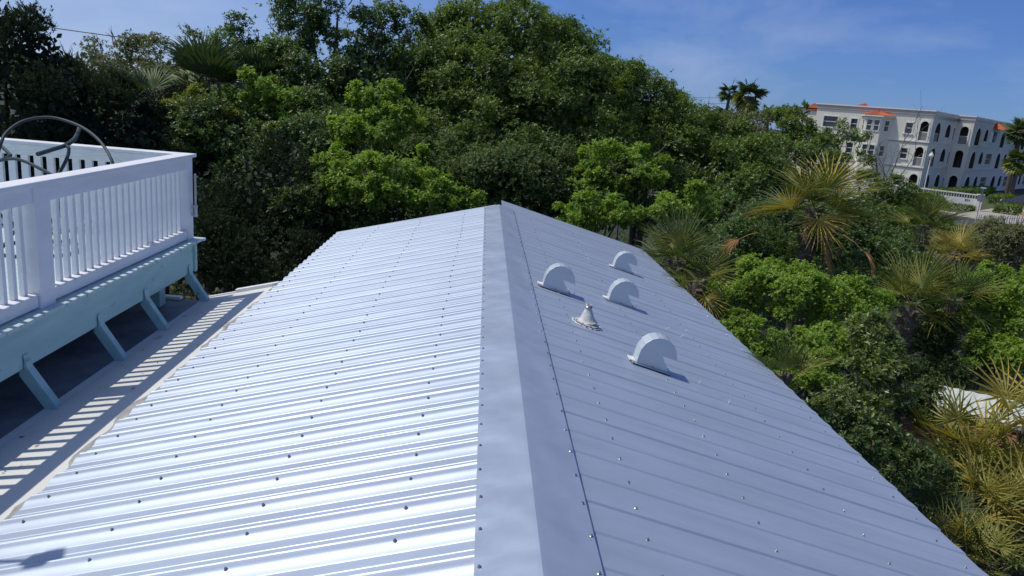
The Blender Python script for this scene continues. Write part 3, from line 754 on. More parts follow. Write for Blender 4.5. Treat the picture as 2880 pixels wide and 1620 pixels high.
# --- fan palm fronds
def frond_mesh(name, seed, nb=26, Rr=.62, stalk=.5, arc=115, droop=.25, fold=.18, m=None, width=1.0, tipdroop=.3, web=.36, wcap=.028):
    rng = np.random.default_rng(seed); b = MB()
    da = R(2 * arc / (nb - 1))
    hub = Vector((stalk, 0, 0))
    for i in range(nb):
        a = R(-arc + 2 * arc * i / (nb - 1)) + rng.normal(0, .018)
        ln = Rr * (1 - .28 * (abs(a) / R(arc)) ** 2) * rng.uniform(.86, 1.06)
        c_, s_ = math.cos(a), math.sin(a)
        lift = rng.normal(0, .03)
        def P(r, off, dz=0):
            z = fold * abs(s_) * r - droop * (r / Rr) ** 2 * Rr * .6 - (tipdroop * max(0, r / Rr - .6) ** 1.5 * Rr * rng.uniform(.6, 1.4)) + dz + lift * r
            return hub + Vector((c_ * r - s_ * off, s_ * r + c_ * off, z))
        r1, r2 = ln * web, ln * .70
        w1 = min(r1 * da * .50, wcap) * width; w2 = w1 * .62
        v = [P(0.01, 0), P(r1, w1, .006), P(r1, 0, -.006), P(r1, -w1, .006), P(r2, w2, .004), P(r2, 0, -.004), P(r2, -w2, .004), P(ln, 0)]
        b.add(v, [(0, 2, 1), (0, 3, 2), (1, 2, 5, 4), (2, 3, 6, 5), (4, 5, 7), (5, 6, 7)])
    b.tube([(0, 0, 0), (stalk * .5, 0, .03), (stalk, 0, 0)], [.012, .009, .007], 5, cap=False)
    return b.mesh(name, m)
FR = {}
def fr_set(kind, **kw):
    key = (kind, tuple(sorted(kw.items())))
    if key not in FR: FR[key] = [frond_mesh('frond', 100 + j * 7 + len(FR), m=L[kind], **kw) for j in range(3)]
    return FR[key]
def palm(name, label, hub, n, kinds, seed, sc=1.0, el=(-.35, 1.25), az=None, group=None, trunk_r=.13, cat='palm', kw=None, ground_=None, boots=True, dirs=None, bend=0):
    rng = random.Random(seed); kw = kw or {}
    g = gh(hub[0], hub[1]) if ground_ is None else ground_
    t = thing(name, label, cat, (hub[0], hub[1], g), group); h = hub[2] - g
    b = MB(); b.tube([(bend * .6, 0, -.1), (bend * .3, 0, h * .4), (0, 0, h * .9), (0, 0, h + .05)], [trunk_r * 1.25, trunk_r, trunk_r * .95, trunk_r * .8], 10)
    if boots:
        for i in range(int(h * 10)):
            a = i * 2.4; z = h * (1 - (i / max(1, h * 10)) * .6)
            b.box((math.cos(a) * trunk_r, math.sin(a) * trunk_r, z), (.05, .09, .16), Matrix.Rotation(a, 3, 'Z') @ Matrix.Rotation(.45, 3, 'Y'))
    b.build('trunk', M['palmbark'], t)
    for i in range(n):
        kd = kinds[min(int(rng.random() ** 1.3 * len(kinds)), len(kinds) - 1)]
        f = i / max(1, n - 1)
        e = el[1] - (el[1] - el[0]) * f ** .8 + rng.gauss(0, .1)
        a = i * 2.399 + rng.gauss(0, .2)
        if az: a = az[0] + (az[1] - az[0]) * ((i * .618) % 1)
        if f > .75 and len(kinds) > 1 and rng.random() < .6: kd = kinds[-1]
        me = fr_set(kd, **kw)[rng.randrange(3)]
        mw = Matrix.Translation((0, 0, h)) @ Matrix.Rotation(a, 4, 'Z') @ Matrix.Rotation(-e, 4, 'Y') @ Matrix.Rotation(rng.gauss(0, .35), 4, 'X') @ Matrix.Diagonal((sc * rng.uniform(.82, 1.12),) * 3).to_4x4()
        link('frond', me, t, mw=mw)
    if dirs:
        for (kd, a, e, s_, rl) in dirs:
            me = fr_set(kd, **kw)[0]
            o_ = link('frond', me, t, mw=Matrix.Translation((0, 0, h)) @ Matrix.Rotation(a, 4, 'Z') @ Matrix.Rotation(-e, 4, 'Y') @ Matrix.Rotation(rl, 4, 'X') @ Matrix.Diagonal((s_,) * 3).to_4x4())
            if 'tan' in kd or 'yellow' in kd: o_['label'] = 'dead ' + ('tan' if 'tan' in kd else 'yellow') + ' hanging frond'
    return t

# ---- far left: dark cedars
def LF(Y, k=.0046): return Y * k
cedar_kw = dict(k=9, up=.7, spread=(.25, .8), lai=1.5, rc=.42, ragged=.5, gaps=.1, maxn=42000)
def cedar(label, blobs, seed, Y, **kw):
    kk = dict(cedar_kw); kk.update(kw)
    return tree('cedar_tree', label, 'tree', blobs, 'cedar', LF(Y, .0052), LF(Y, .0014), seed, group='dark cedars behind the deck', barkm='darkbark', **kk)
cedar('tallest dark cedar at the far left edge behind the deck', [blob(10, 130, 13.5, 80, 130), blob(60, 330, 13.5, 200, 170), blob(115, 150, 13.6, 42, 110), blob(150, 250, 13.4, 90, 90), blob(0, 470, 13, 160, 110)], 21, 13.5)
cedar('dark cedar behind the middle of the far deck railing', [blob(250, 330, 14.5, 110, 140), blob(330, 440, 14.3, 150, 130), blob(190, 460, 14, 120, 110)], 22, 14.4)
cedar('dark cedar left of the yellowish shrub behind the deck corner', [blob(430, 440, 15, 130, 110), blob(480, 380, 15.5, 90, 70), blob(430, 560, 14.6, 130, 90)], 23, 14.8)
cedar('low dark cedar filling the gap between deck corner and metal roof', [blob(600, 600, 13.3, 130, 130), blob(740, 560, 13.8, 120, 150), blob(690, 740, 12.5, 200, 110), blob(560, 720, 12.0, 120, 120), blob(840, 650, 13.5, 90, 110)], 24, 13.3, lai=1.6)
# grey brown leafless-looking tree beyond
t = tree('grey_tree', 'grey brown half bare tree on the skyline behind the dark cedars', 'tree', [blob(230, 190, 25, 60, 55), blob(330, 190, 25.5, 90, 70), blob(450, 205, 25, 90, 70), blob(330, 270, 24.5, 150, 70)], 'brown', .085, .05, 31, lai=.45, rc=.55, gaps=.15, core=False, dead=26, tr=.12)
# palms at the left
kwp = dict(nb=24, Rr=1.45, stalk=.7, arc=78, droop=.3, fold=.30, width=1.9, tipdroop=.5)
palm('sabal_palm', 'large upright fan palm rising above the shrubs at the left', at(585, 262, 17.0), 15, ['fronddark', 'frond'], 41, sc=.68, el=(.45, 1.5), kw=kwp, group='fan palms behind the dark cedars')
palm('sabal_palm', 'smaller fan palm just right of the large upright palm', at(720, 250, 17.6), 9, ['fronddark', 'frond'], 42, sc=.58, el=(.4, 1.4), kw=kwp, group='fan palms behind the dark cedars')
palm('sabal_palm', 'low fan palm with one arching frond beside the dark cedars', at(440, 290, 15.6), 8, ['frond', 'fronddark'], 43, sc=.60, el=(.0, .9), az=(2.2, 4.2), kw=kwp, group='fan palms behind the dark cedars')
# sparse tall trees
def sparse(label, blobs, seed, Y, **kw):
    kk = dict(lai=.85, rc=.34, gaps=.18, dead=7, k=7, core=False, ragged=.5); kk.update(kw)
    return tree('slender_tree', label, 'tree', blobs, 'oakdark', LF(Y, .0046), LF(Y, .0021), seed, group='slender open trees on the skyline', **kk)
sparse('tall open tree with slender rising limbs reaching the top of the photo', [blob(865, 30, 19, 50, 110), blob(950, 40, 19, 60, 120), blob(1010, 80, 19.3, 45, 90), blob(830, 130, 19.5, 55, 90), blob(930, 190, 19.5, 110, 80)], 51, 19, trunk=3)
sparse('lower open tree left of the tallest slender tree', [blob(700, 150, 19.5, 60, 70), blob(640, 110, 20, 35, 55), blob(560, 115, 20, 30, 50), blob(770, 190, 19.3, 80, 80), blob(600, 160, 20, 70, 50)], 52, 19.5)
sparse('airy tree between the tallest slender tree and the big rounded tree', [blob(1075, 90, 19, 50, 55), blob(1140, 100, 19, 60, 50), blob(1110, 170, 19, 100, 70)], 53, 19)
tree('background_tree', 'dull green tree filling in beneath the slender open trees', 'tree', [blob(860, 250, 18, 130, 90), blob(1010, 220, 18.5, 120, 100), blob(820, 350, 17, 110, 90), blob(940, 420, 16, 110, 110)], 'oakdark', LF(17.5), LF(17.5, .0022), 54, lai=1.1, dead=8, rc=.5)
tree('background_tree', 'dark green tree behind the yellowish shrub above the cedars', 'tree', [blob(640, 390, 16, 130, 90), blob(700, 480, 15.5, 140, 90), blob(560, 460, 15.5, 80, 80)], 'oakdark', LF(16), LF(16, .0024), 55, lai=1.1, dead=4, rc=.42)
# big dome
tree('domed_tree', 'big rounded dark green tree rising behind the far end of the roof', 'tree',
     [blob(1430, 190, 21, 230, 160, 2.6), blob(1230, 200, 20.5, 140, 130, 2.0), blob(1300, 330, 19.5, 230, 180, 2.4), blob(1560, 330, 20, 220, 200, 2.6), blob(1430, 430, 18.5, 300, 170, 2.4), blob(1470, 105, 21, 130, 80, 1.6), blob(1570, 180, 21.3, 100, 90, 1.6), blob(1640, 250, 21.5, 100, 90, 1.6), blob(1340, 90, 20.8, 100, 60, 1.4)],
     'oak', .088, .038, 61, lai=1.25, rc=.42, ragged=.2, dead=14, trunk=3, maxn=125000, tr=.2)
tree('domed_tree', 'right hand shoulder of trees sloping down toward the far palms', 'tree',
     [blob(1740, 330, 22, 140, 130, 2.0), blob(1870, 400, 22, 130, 110, 2.0), blob(1690, 440, 21, 150, 120, 2.0), blob(1990, 430, 23, 110, 80, 1.6), blob(1900, 480, 21, 140, 100, 1.8), blob(1700, 260, 22.5, 90, 70, 1.6), blob(1810, 310, 22.5, 90, 60, 1.5), blob(1900, 340, 22.5, 80, 50, 1.5)],
     'oak', .094, .040, 62, lai=1.15, rc=.42, ragged=.2, dead=16, trunk=2, maxn=60000)
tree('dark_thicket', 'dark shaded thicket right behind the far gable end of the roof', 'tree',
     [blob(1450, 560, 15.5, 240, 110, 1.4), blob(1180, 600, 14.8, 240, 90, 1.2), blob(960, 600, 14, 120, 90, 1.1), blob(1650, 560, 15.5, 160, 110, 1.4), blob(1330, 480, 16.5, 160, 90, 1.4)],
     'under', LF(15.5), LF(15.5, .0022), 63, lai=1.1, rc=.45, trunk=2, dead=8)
# bright shrubs
def bright(label, blobs, seed, Y, kind='bright', **kw):
    kk = dict(lai=1.25, rc=.17, ragged=.55, k=6, up=.7, maxn=42000, core=True, tr=.05); kk.update(kw)
    return tree('bright_shrub', label, 'shrub', blobs, kind, LF(Y, .0042) * 1.0, LF(Y, .0025) * 1.0, seed, group='bright green shrubs among the darker trees', **kk)
bright('bright green upright shrub left of the big rounded tree', [blob(1060, 290, 15, 75, 60), blob(1100, 340, 14.8, 75, 60), blob(1000, 360, 14.8, 65, 45), blob(1050, 370, 14.6, 90, 45)], 71, 14.8)
bright('wide bright green shrub just above the left half of the roof end', [blob(980, 490, 13.5, 95, 65), blob(1120, 480, 13.5, 110, 60), blob(1050, 550, 13.1, 120, 50), blob(1210, 540, 13.3, 90, 50), blob(1310, 560, 13.3, 60, 36)], 72, 13.4)
bright('small rounded bright shrub under the two left fan palms', [blob(740, 260, 16.5, 75, 50), blob(690, 300, 16.3, 65, 45), blob(800, 300, 16.5, 60, 45)], 73, 16.5)
bright('yellowish green shrub at the top of the left hedge mass', [blob(545, 290, 16, 70, 40), blob(480, 320, 15.8, 50, 35), blob(600, 330, 15.8, 60, 40)], 74, 16, kind='yellowish')
bright('low green shrub at the left beneath the yellowish one', [blob(620, 400, 15.3, 60, 45), blob(790, 400, 15.3, 50, 45), blob(560, 380, 15.2, 50, 40)], 75, 15.3, kind='oak')
bright('round bright shrub right of the ridge with bare twigs across it', [blob(1690, 440, 15, 85, 50), blob(1800, 470, 15, 75, 55), blob(1730, 520, 14.6, 110, 50)], 76, 15, dead=4)
bright('bright shrub touching the right part of the far roof edge', [blob(1640, 600, 12.8, 75, 45), blob(1740, 600, 12.9, 70, 48), blob(1960, 570, 13.5, 60, 50), blob(1880, 600, 13.2, 55, 40)], 77, 13)
# middle right
tree('street_tree', 'leafy green tree partly hiding the left end of the apartment building', 'tree',
     [blob(2232, 315, 34, 40, 32), blob(2190, 375, 33, 100, 50), blob(2320, 400, 33, 70, 38), blob(2385, 370, 34, 34, 26), blob(2260, 440, 31, 110, 45), blob(2395, 440, 31, 50, 34)], 'oak', .13, .06, 81, lai=.9, rc=.40, gaps=.12, core=False, dead=14, trunk=2)
tree('street_tree', 'dense green tree between the rounded tree and the large right palm', 'tree',
     [blob(2080, 440, 25, 110, 80), blob(2150, 500, 22, 110, 70), blob(2020, 520, 20, 100, 80), blob(2000, 400, 26, 80, 50)], 'oak', .105, .05, 82, lai=1.05, rc=.5, dead=9, trunk=2)
tree('brown_thicket', 'brownish twiggy thicket above the dense green tree', 'tree', [blob(1980, 370, 27, 80, 60), blob(2080, 380, 27, 80, 45)], 'brown', .10, .05, 83, lai=.6, rc=.5, core=False, dead=22)
b = MB(); rg = np.random.default_rng(5)
bt = thing('bare_tree', 'leafless tree standing in front of the apartment building', 'tree', tuple(list(at(2475, 560, 34)[:2]) + [gh(*at(2475, 560, 34)[:2])]))
q0 = at(2485, 560, 34) - np.array(bt.location)
b.tube([(0, 0, 0), tuple(q0)], [.09, .06], 6)
for i, (tx, ty) in enumerate(((2440, 340), (2500, 330), (2590, 330), (2400, 360), (2540, 420), (2560, 300), (2470, 420))):
    p2 = at(tx, ty, 34) - np.array(bt.location); d = p2 - q0; branches(b, q0 + d * .05 * i, d, np.linalg.norm(d) * .55, .03, 2, rg, n=3, spread=.45, curve=.3, up=0)
b.build('limb', M['twig'], bt)
tree('sloping_hedge_tree', 'green brushy tree sloping down in front of the boundary wall', 'tree',
     [blob(2480, 570, 26, 90, 70), blob(2560, 600, 26, 70, 60), blob(2500, 650, 24, 120, 60), blob(2620, 680, 24, 80, 50)], 'oak', .11, .04, 84, lai=1.05, rc=.45, dead=10, trunk=2)
tree('brown_thicket', 'grey brown twiggy thicket at the right edge below the picket fence', 'tree',
     [blob(2760, 700, 22, 120, 60), blob(2870, 720, 22, 100, 70), blob(2660, 740, 20, 110, 50), blob(2850, 660, 24, 80, 30)], 'brown', .085, .032, 85, lai=.8, rc=.42, dead=22, trunk=2)
tree('dark_thicket', 'green undergrowth thicket between the large right palm and the roof', 'tree',
     [blob(2120, 640, 17, 150, 80), blob(2350, 680, 17, 160, 80), blob(2480, 760, 16, 130, 90), blob(2060, 720, 14.5, 110, 80), blob(2300, 780, 14, 150, 70), blob(2640, 800, 16, 150, 60)], 'oakdark', .075, .034, 86, lai=1.0, rc=.4, dead=16, trunk=3, maxn=65000)
bright('large bright green shrub beyond the right eave of the roof', [blob(2160, 800, 9.6, 120, 65), blob(2240, 850, 9.3, 120, 80), blob(2060, 840, 9.6, 60, 55), blob(2350, 850, 9.5, 110, 75), blob(2380, 940, 8.8, 90, 65), blob(2440, 850, 9.6, 60, 50)], 91, 9.4, rc=.15, lai=1.35, maxn=60000)
bright('bright green shrub hanging over the middle of the right eave', [blob(2120, 960, 8.1, 80, 50), blob(2240, 980, 7.9, 85, 55), blob(2060, 920, 8.6, 55, 40), blob(2200, 1060, 7.2, 60, 45), blob(2310, 1050, 7.4, 60, 50)], 92, 8, rc=.13, lai=1.3)
bright('bright green shrub mass at the right edge above the pale sheet', [blob(2760, 880, 12, 120, 80), blob(2860, 900, 11.5, 110, 100), blob(2780, 990, 10.8, 90, 60), blob(2880, 1010, 10.5, 70, 55), blob(2820, 800, 12.5, 110, 50)], 93, 11.5, rc=.17, lai=1.3)
tree('broadleaf_shrub', 'glossy broad leaved shrub beside the lower right eave', 'shrub',
     [blob(2470, 960, 7.6, 70, 80), blob(2450, 1090, 7.0, 100, 90), blob(2400, 1180, 6.5, 100, 70), blob(2480, 1230, 6.6, 60, 60), blob(2350, 1150, 6.7, 60, 60)], 'magnolia', .062, .027, 94, lai=1.05, rc=.14, k=7, dead=0, tr=.03, ragged=.45)
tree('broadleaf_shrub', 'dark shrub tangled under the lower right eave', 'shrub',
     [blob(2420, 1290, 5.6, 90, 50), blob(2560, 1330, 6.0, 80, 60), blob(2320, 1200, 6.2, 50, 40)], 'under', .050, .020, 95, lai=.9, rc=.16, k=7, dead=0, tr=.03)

tree('dark_thicket', 'shrub tinted dark for shade in the dark gap above the pale sheet', 'shrub',
     [blob(2600, 960, 11.5, 90, 70), blob(2560, 1030, 10.8, 80, 50), blob(2680, 1040, 10.8, 80, 40), blob(2540, 1120, 9.0, 70, 40)], 'under', .055, .022, 96, lai=1.0, rc=.25, tr=.04, tintbias=-.25)  # dark shrub added where there is only canopy shade; leaf tint lowered for it
# ---- right hand palms
kws = dict(nb=28, Rr=.95, stalk=.50, arc=105, droop=.16, fold=.26, width=1.0, tipdroop=.28, web=.24, wcap=.0165)
pg = 'fan palms beyond the right eave'
palm('fan_palm', 'largest fan palm at the right with yellow lower fronds', at(2290, 590, 13.5), 17, ['frond', 'frondolive', 'frond', 'frondolive', 'frondyellow'], 101, sc=.90, el=(-.45, 1.4), kw=kws, group=pg,
     dirs=[('frondyellow', R(200), .05, 1.1, .6), ('frondyellow', R(40), .75, 1.2, .2), ('frondyellow', R(-95), -.6, .8, 0), ('frondtan', R(-40), -1.1, 1.0, 0)])
palm('fan_palm', 'spiky fan palm behind the farthest vent of the right slope', at(1905, 740, 11.6), 18, ['frond', 'frondolive', 'frond'], 102, sc=.72, el=(-.5, 1.45), kw=kws, group=pg,
     dirs=[('frondolive', R(-35), -.1, 1.0, .4), ('frondyellow', R(-75), -.75, .8, .3)])
palm('fan_palm', 'dark fan palm right of the large bright shrub', at(2560, 860, 11.3), 12, ['frond', 'frondolive'], 103, sc=.68, el=(-.2, 1.4), kw=kws, group=pg)
palm('fan_palm', 'fan palm with fine grey green blades near the right edge', at(2680, 850, 11.6), 13, ['frond', 'frond', 'frondolive'], 104, sc=.70, el=(-.3, 1.4), kw=kws, group=pg)
palm('fan_palm', 'small olive fan palm below the boundary wall', at(2600, 640, 18.5), 13, ['frondolive', 'frond'], 105, sc=.75, el=(-.1, 1.4), kw=kws, group=pg)
palm('fan_palm', 'yellow green fan palm rising from the brown thicket', at(2680, 720, 15.5), 9, ['frondolive', 'frondyellow'], 106, sc=.62, el=(-.1, 1.2), kw=kws, group=pg)
palm('fan_palm', 'small fan palm poking up beside the middle of the right eave', at(2195, 1068, 6.4), 7, ['frond', 'frondolive'], 107, sc=.36, el=(.5, 1.45), kw=kws, group=pg, trunk_r=.05)
palm('fan_palm', 'drooping yellow fan palm under the right eave near the farthest vent', at(1960, 800, 9.4), 6, ['frondolive', 'frondyellow'], 108, sc=.42, el=(-.5, .5), kw=kws, group=pg, trunk_r=.07)
# two dead tan fronds hanging free in the foliage
for (px, py, Y, a, e, s_, lab) in ((2130, 655, 12.2, R(195), -.35, .72, 'dead orange tan palm frond hanging left of the large right palm'), (2370, 660, 11.8, R(-35), -.55, .82, 'dead golden palm frond hanging below the large right palm')):
    o = link('dead_frond', fr_set('frondtan', nb=16, Rr=.55, stalk=.5, arc=50, droop=.8, fold=.3, width=1.2, tipdroop=.8)[0], loc=at(px, py, Y), rot=(0, 0, 0))
    o.matrix_basis = Matrix.Translation(at(px, py, Y)) @ Matrix.Rotation(a, 4, 'Z') @ Matrix.Rotation(-e, 4, 'Y') @ Matrix.Diagonal((s_,) * 3).to_4x4()
    tag(o, lab, 'palm frond', 'dead hanging palm fronds')
# palmettos bottom right
kwq = dict(nb=19, Rr=.60, stalk=.42, arc=140, droop=.10, fold=.12, width=1.0, tipdroop=.08, web=.30, wcap=.017)
kwy = dict(nb=17, Rr=.60, stalk=.42, arc=130, droop=.25, fold=.12, width=1.0, tipdroop=.35, web=.28, wcap=.017)
pl = [((2640, 1235), 8.4, 6, ['frondolive', 'frondyellow'], .95, 'golden saw palmetto left of the pale sheet'),
      ((2745, 1245), 8.0, 7, ['frondolive', 'frond', 'frondyellow'], 1.0, 'large saw palmetto standing in front of the pale sheet'),
      ((2885, 1180), 7.9, 7, ['frondolive', 'frondyellow'], 1.1, 'tall golden saw palmetto cut by the right edge of the photo'),
      ((2710, 1330), 7.7, 9, ['frondolive', 'frond'], .9, 'saw palmetto in front of the red board'),
      ((2840, 1320), 7.6, 8, ['frondolive', 'frondyellow'], .85, 'yellow saw palmetto at the right below the red board'),
      ((2590, 1420), 6.8, 8, ['fronddark', 'frond'], .7, 'dark green saw palmetto in shade beside the lower eave'),
      ((2735, 1420), 7.1, 9, ['frondolive', 'frondyellow'], .85, 'dense olive saw palmetto in the lower right corner clump'),
      ((2860, 1440), 6.9, 9, ['frondyellow', 'frondolive'], .85, 'mostly yellow saw palmetto at the lower right edge'),
      ((2670, 1520), 6.2, 7, ['frondolive', 'frondyellow'], .62, 'saw palmetto with orange lower fronds near the eave end'),
      ((2780, 1570), 6.0, 8, ['frondolive', 'frond'], .62, 'lowest saw palmetto in the bottom right corner')]
for i, ((px, py), Y, n, kd, sc_, lab) in enumerate(pl):
    palm('saw_palmetto', lab, at(px, py + 25, Y), n + 2 if i > 2 else n - 2, kd, 120 + i, sc=sc_, el=(.05, 1.35) if i > 2 else (.5, 1.3), kw=kwq if i % 3 else kwy, group='saw palmettos at the lower right', trunk_r=.05, cat='palmetto', boots=False)

# discarded panels lying among the palmettos
def slab(name, label, cat, pix, z, th, m, wav=0, dz=(0, 0, 0, 0)):
    c = [atz(px, py, z) + np.array([0, 0, d]) for (px, py), d in zip(pix, dz)]
    o_ = np.mean(c, axis=0); nx, ny_ = 16, 1
    vs = []; fs = []
    for lay in (0, 1):
        for i in range(nx + 1):
            for j in (0, 1):
                a_ = c[0] * (1 - i / nx) + c[1] * i / nx if j == 0 else c[3] * (1 - i / nx) + c[2] * i / nx
                vs.append(tuple(a_ - o_ + np.array([0, 0, (wav * (i % 2)) - lay * th])))
    k_ = 2 * (nx + 1)
    for i in range(nx):
        a = 2 * i; fs += [(a, a + 2, a + 3, a + 1), (k_ + a, k_ + a + 1, k_ + a + 3, k_ + a + 2), (a, k_ + a, k_ + a + 2, a + 2), (a + 1, a + 3, k_ + a + 3, k_ + a + 1)]
    fs += [(0, 1, k_ + 1, k_), (2 * nx, k_ + 2 * nx, k_ + 2 * nx + 1, 2 * nx + 1)]
    o = MB().add(vs, fs).build(name, m, loc=o_); tag(o, label, cat); return o
slab('discarded_sheet', 'pale weathered sheet lying tilted among the palmettos', 'sheet', [(2637, 1083), (2960, 1150), (2960, 1222), (2600, 1135)], 3.5, .06, M['whitepanel'], wav=.012)
slab('worn_red_board', 'worn rust red board lying below the pale sheet', 'board', [(2540, 1165), (2960, 1205), (2960, 1275), (2540, 1210)], 3.36, .05, M['redboard'])
slab('narrow_plank', 'narrow pale plank beneath the worn red board', 'plank', [(2570, 1200), (2860, 1252), (2840, 1275), (2570, 1222)], 3.2, .04, M['whitepanel'])
MB().box((0, 0, 0), (2.2, .7, 1.4)).build('brush_pile', M['darkbark'], loc=Vector(atz(2820, 1170, 3.3)) + Vector((.25, .25, -.85)), rot=(0, 0, .1))
tag(bpy.data.objects['brush_pile'], 'dark brush pile under the discarded sheets', 'brush pile')

# undergrowth carpet
rng = np.random.default_rng(77)
n = 24000
xs = rng.uniform(-12, 26, n); ys = rng.uniform(-1, 34, n)
keep = ~((xs > -9.5) & (xs < 2.75) & (ys < 11.4)) & (np.hypot(xs, ys) < 36)
xs, ys = xs[keep], ys[keep]; n = len(xs)
zs = np.array([gh(x, y) for x, y in zip(xs, ys)]) + rng.uniform(.02, .9, n) ** 1.5
P0 = np.stack([xs, ys, zs], 1); A0 = unit(rng.normal(0, .5, (n, 3)) + np.array([0, 0, 1]))
dd = np.linalg.norm(P0 - CAMP, axis=1)
PP, DD, NN, Ln, Wd = rosettes(P0, A0, 6, .11, .05, rng, spread=(.8, 1.5))
me = leaf_mesh('undergrowth', PP, DD, NN, Ln, Wd, np.clip(rng.normal(.5, .22, len(PP)), 0, 1), L['under'])
tag(link('undergrowth', me), 'dark tangled undergrowth covering the ground between the trees', kind='stuff')
# distant woods on the horizon
bl = [(np.array([x, 300 + rng.uniform(-40, 60), 0.]), np.array([16, 12, rng.uniform(9, 13)])) for x in np.arange(-260, 330, 17)]
n = 12000; bi = rng.integers(0, len(bl), n); C_ = np.array([b_[0] for b_ in bl])[bi]; R_ = np.array([b_[1] for b_ in bl])[bi]
dd = sphere_pts(n, rng); dd[:, 1] = -np.abs(dd[:, 1]); dd[:, 2] = np.abs(dd[:, 2])
P0 = C_ + dd * R_ * rng.uniform(.85, 1.05, (n, 1))
me = leaf_mesh('distant_woods', P0, rng.normal(0, 1, (n, 3)), dd + .3 * rng.normal(0, 1, (n, 3)), np.full(n, 2.6), np.full(n, 2.0), np.clip(rng.normal(.5, .2, n), 0, 1), L['far'])
tag(link('distant_woods', me), 'low wooded horizon beyond the neighbourhood', kind='stuff')

# far palms on the skyline
kwf = dict(nb=16, Rr=1.1, stalk=.8, arc=120, droop=.3, fold=.15, width=3.0, tipdroop=.3, wcap=.06)
fg = 'far palms on the skyline'
palm('tall_palm', 'thin tall far palm leaning left of the shaggy palm on the skyline', at(2052, 262, 80), 16, ['fronddark', 'frond'], 141, sc=.80, el=(-.6, 1.2), kw=kwf, group=fg, trunk_r=.16, boots=False, bend=-1)
palm('tall_palm', 'shaggy full far palm with hanging skirt on the skyline', at(2105, 272, 76), 26, ['fronddark', 'frond', 'frondolive'], 142, sc=1.05, el=(-1.4, 1.4), kw=kwf, group=fg, trunk_r=.55, boots=False)
palm('tall_palm', 'small far palm between shaggy palm and apartment building', at(2162, 316, 100), 16, ['frond', 'fronddark'], 143, sc=.75, el=(-.9, 1.2), kw=kwf, group=fg, trunk_r=.3, boots=False)
palm('tall_palm', 'upper palm crown at the right edge before the apartment building', at(2872, 372, 104), 26, ['frond', 'fronddark'], 144, sc=1.4, el=(-.7, 1.2), kw=kwf, group='palms before the apartment building', trunk_r=.28, boots=False)
palm('tall_palm', 'lower palm crown at the right edge above the parked car', at(2866, 455, 98), 26, ['frond', 'frondolive'], 145, sc=1.3, el=(-.7, 1.2), kw=kwf, group='palms before the apartment building', trunk_r=.28, boots=False)

# bare twigs rising along the skyline
b = MB(); rg = np.random.default_rng(9)
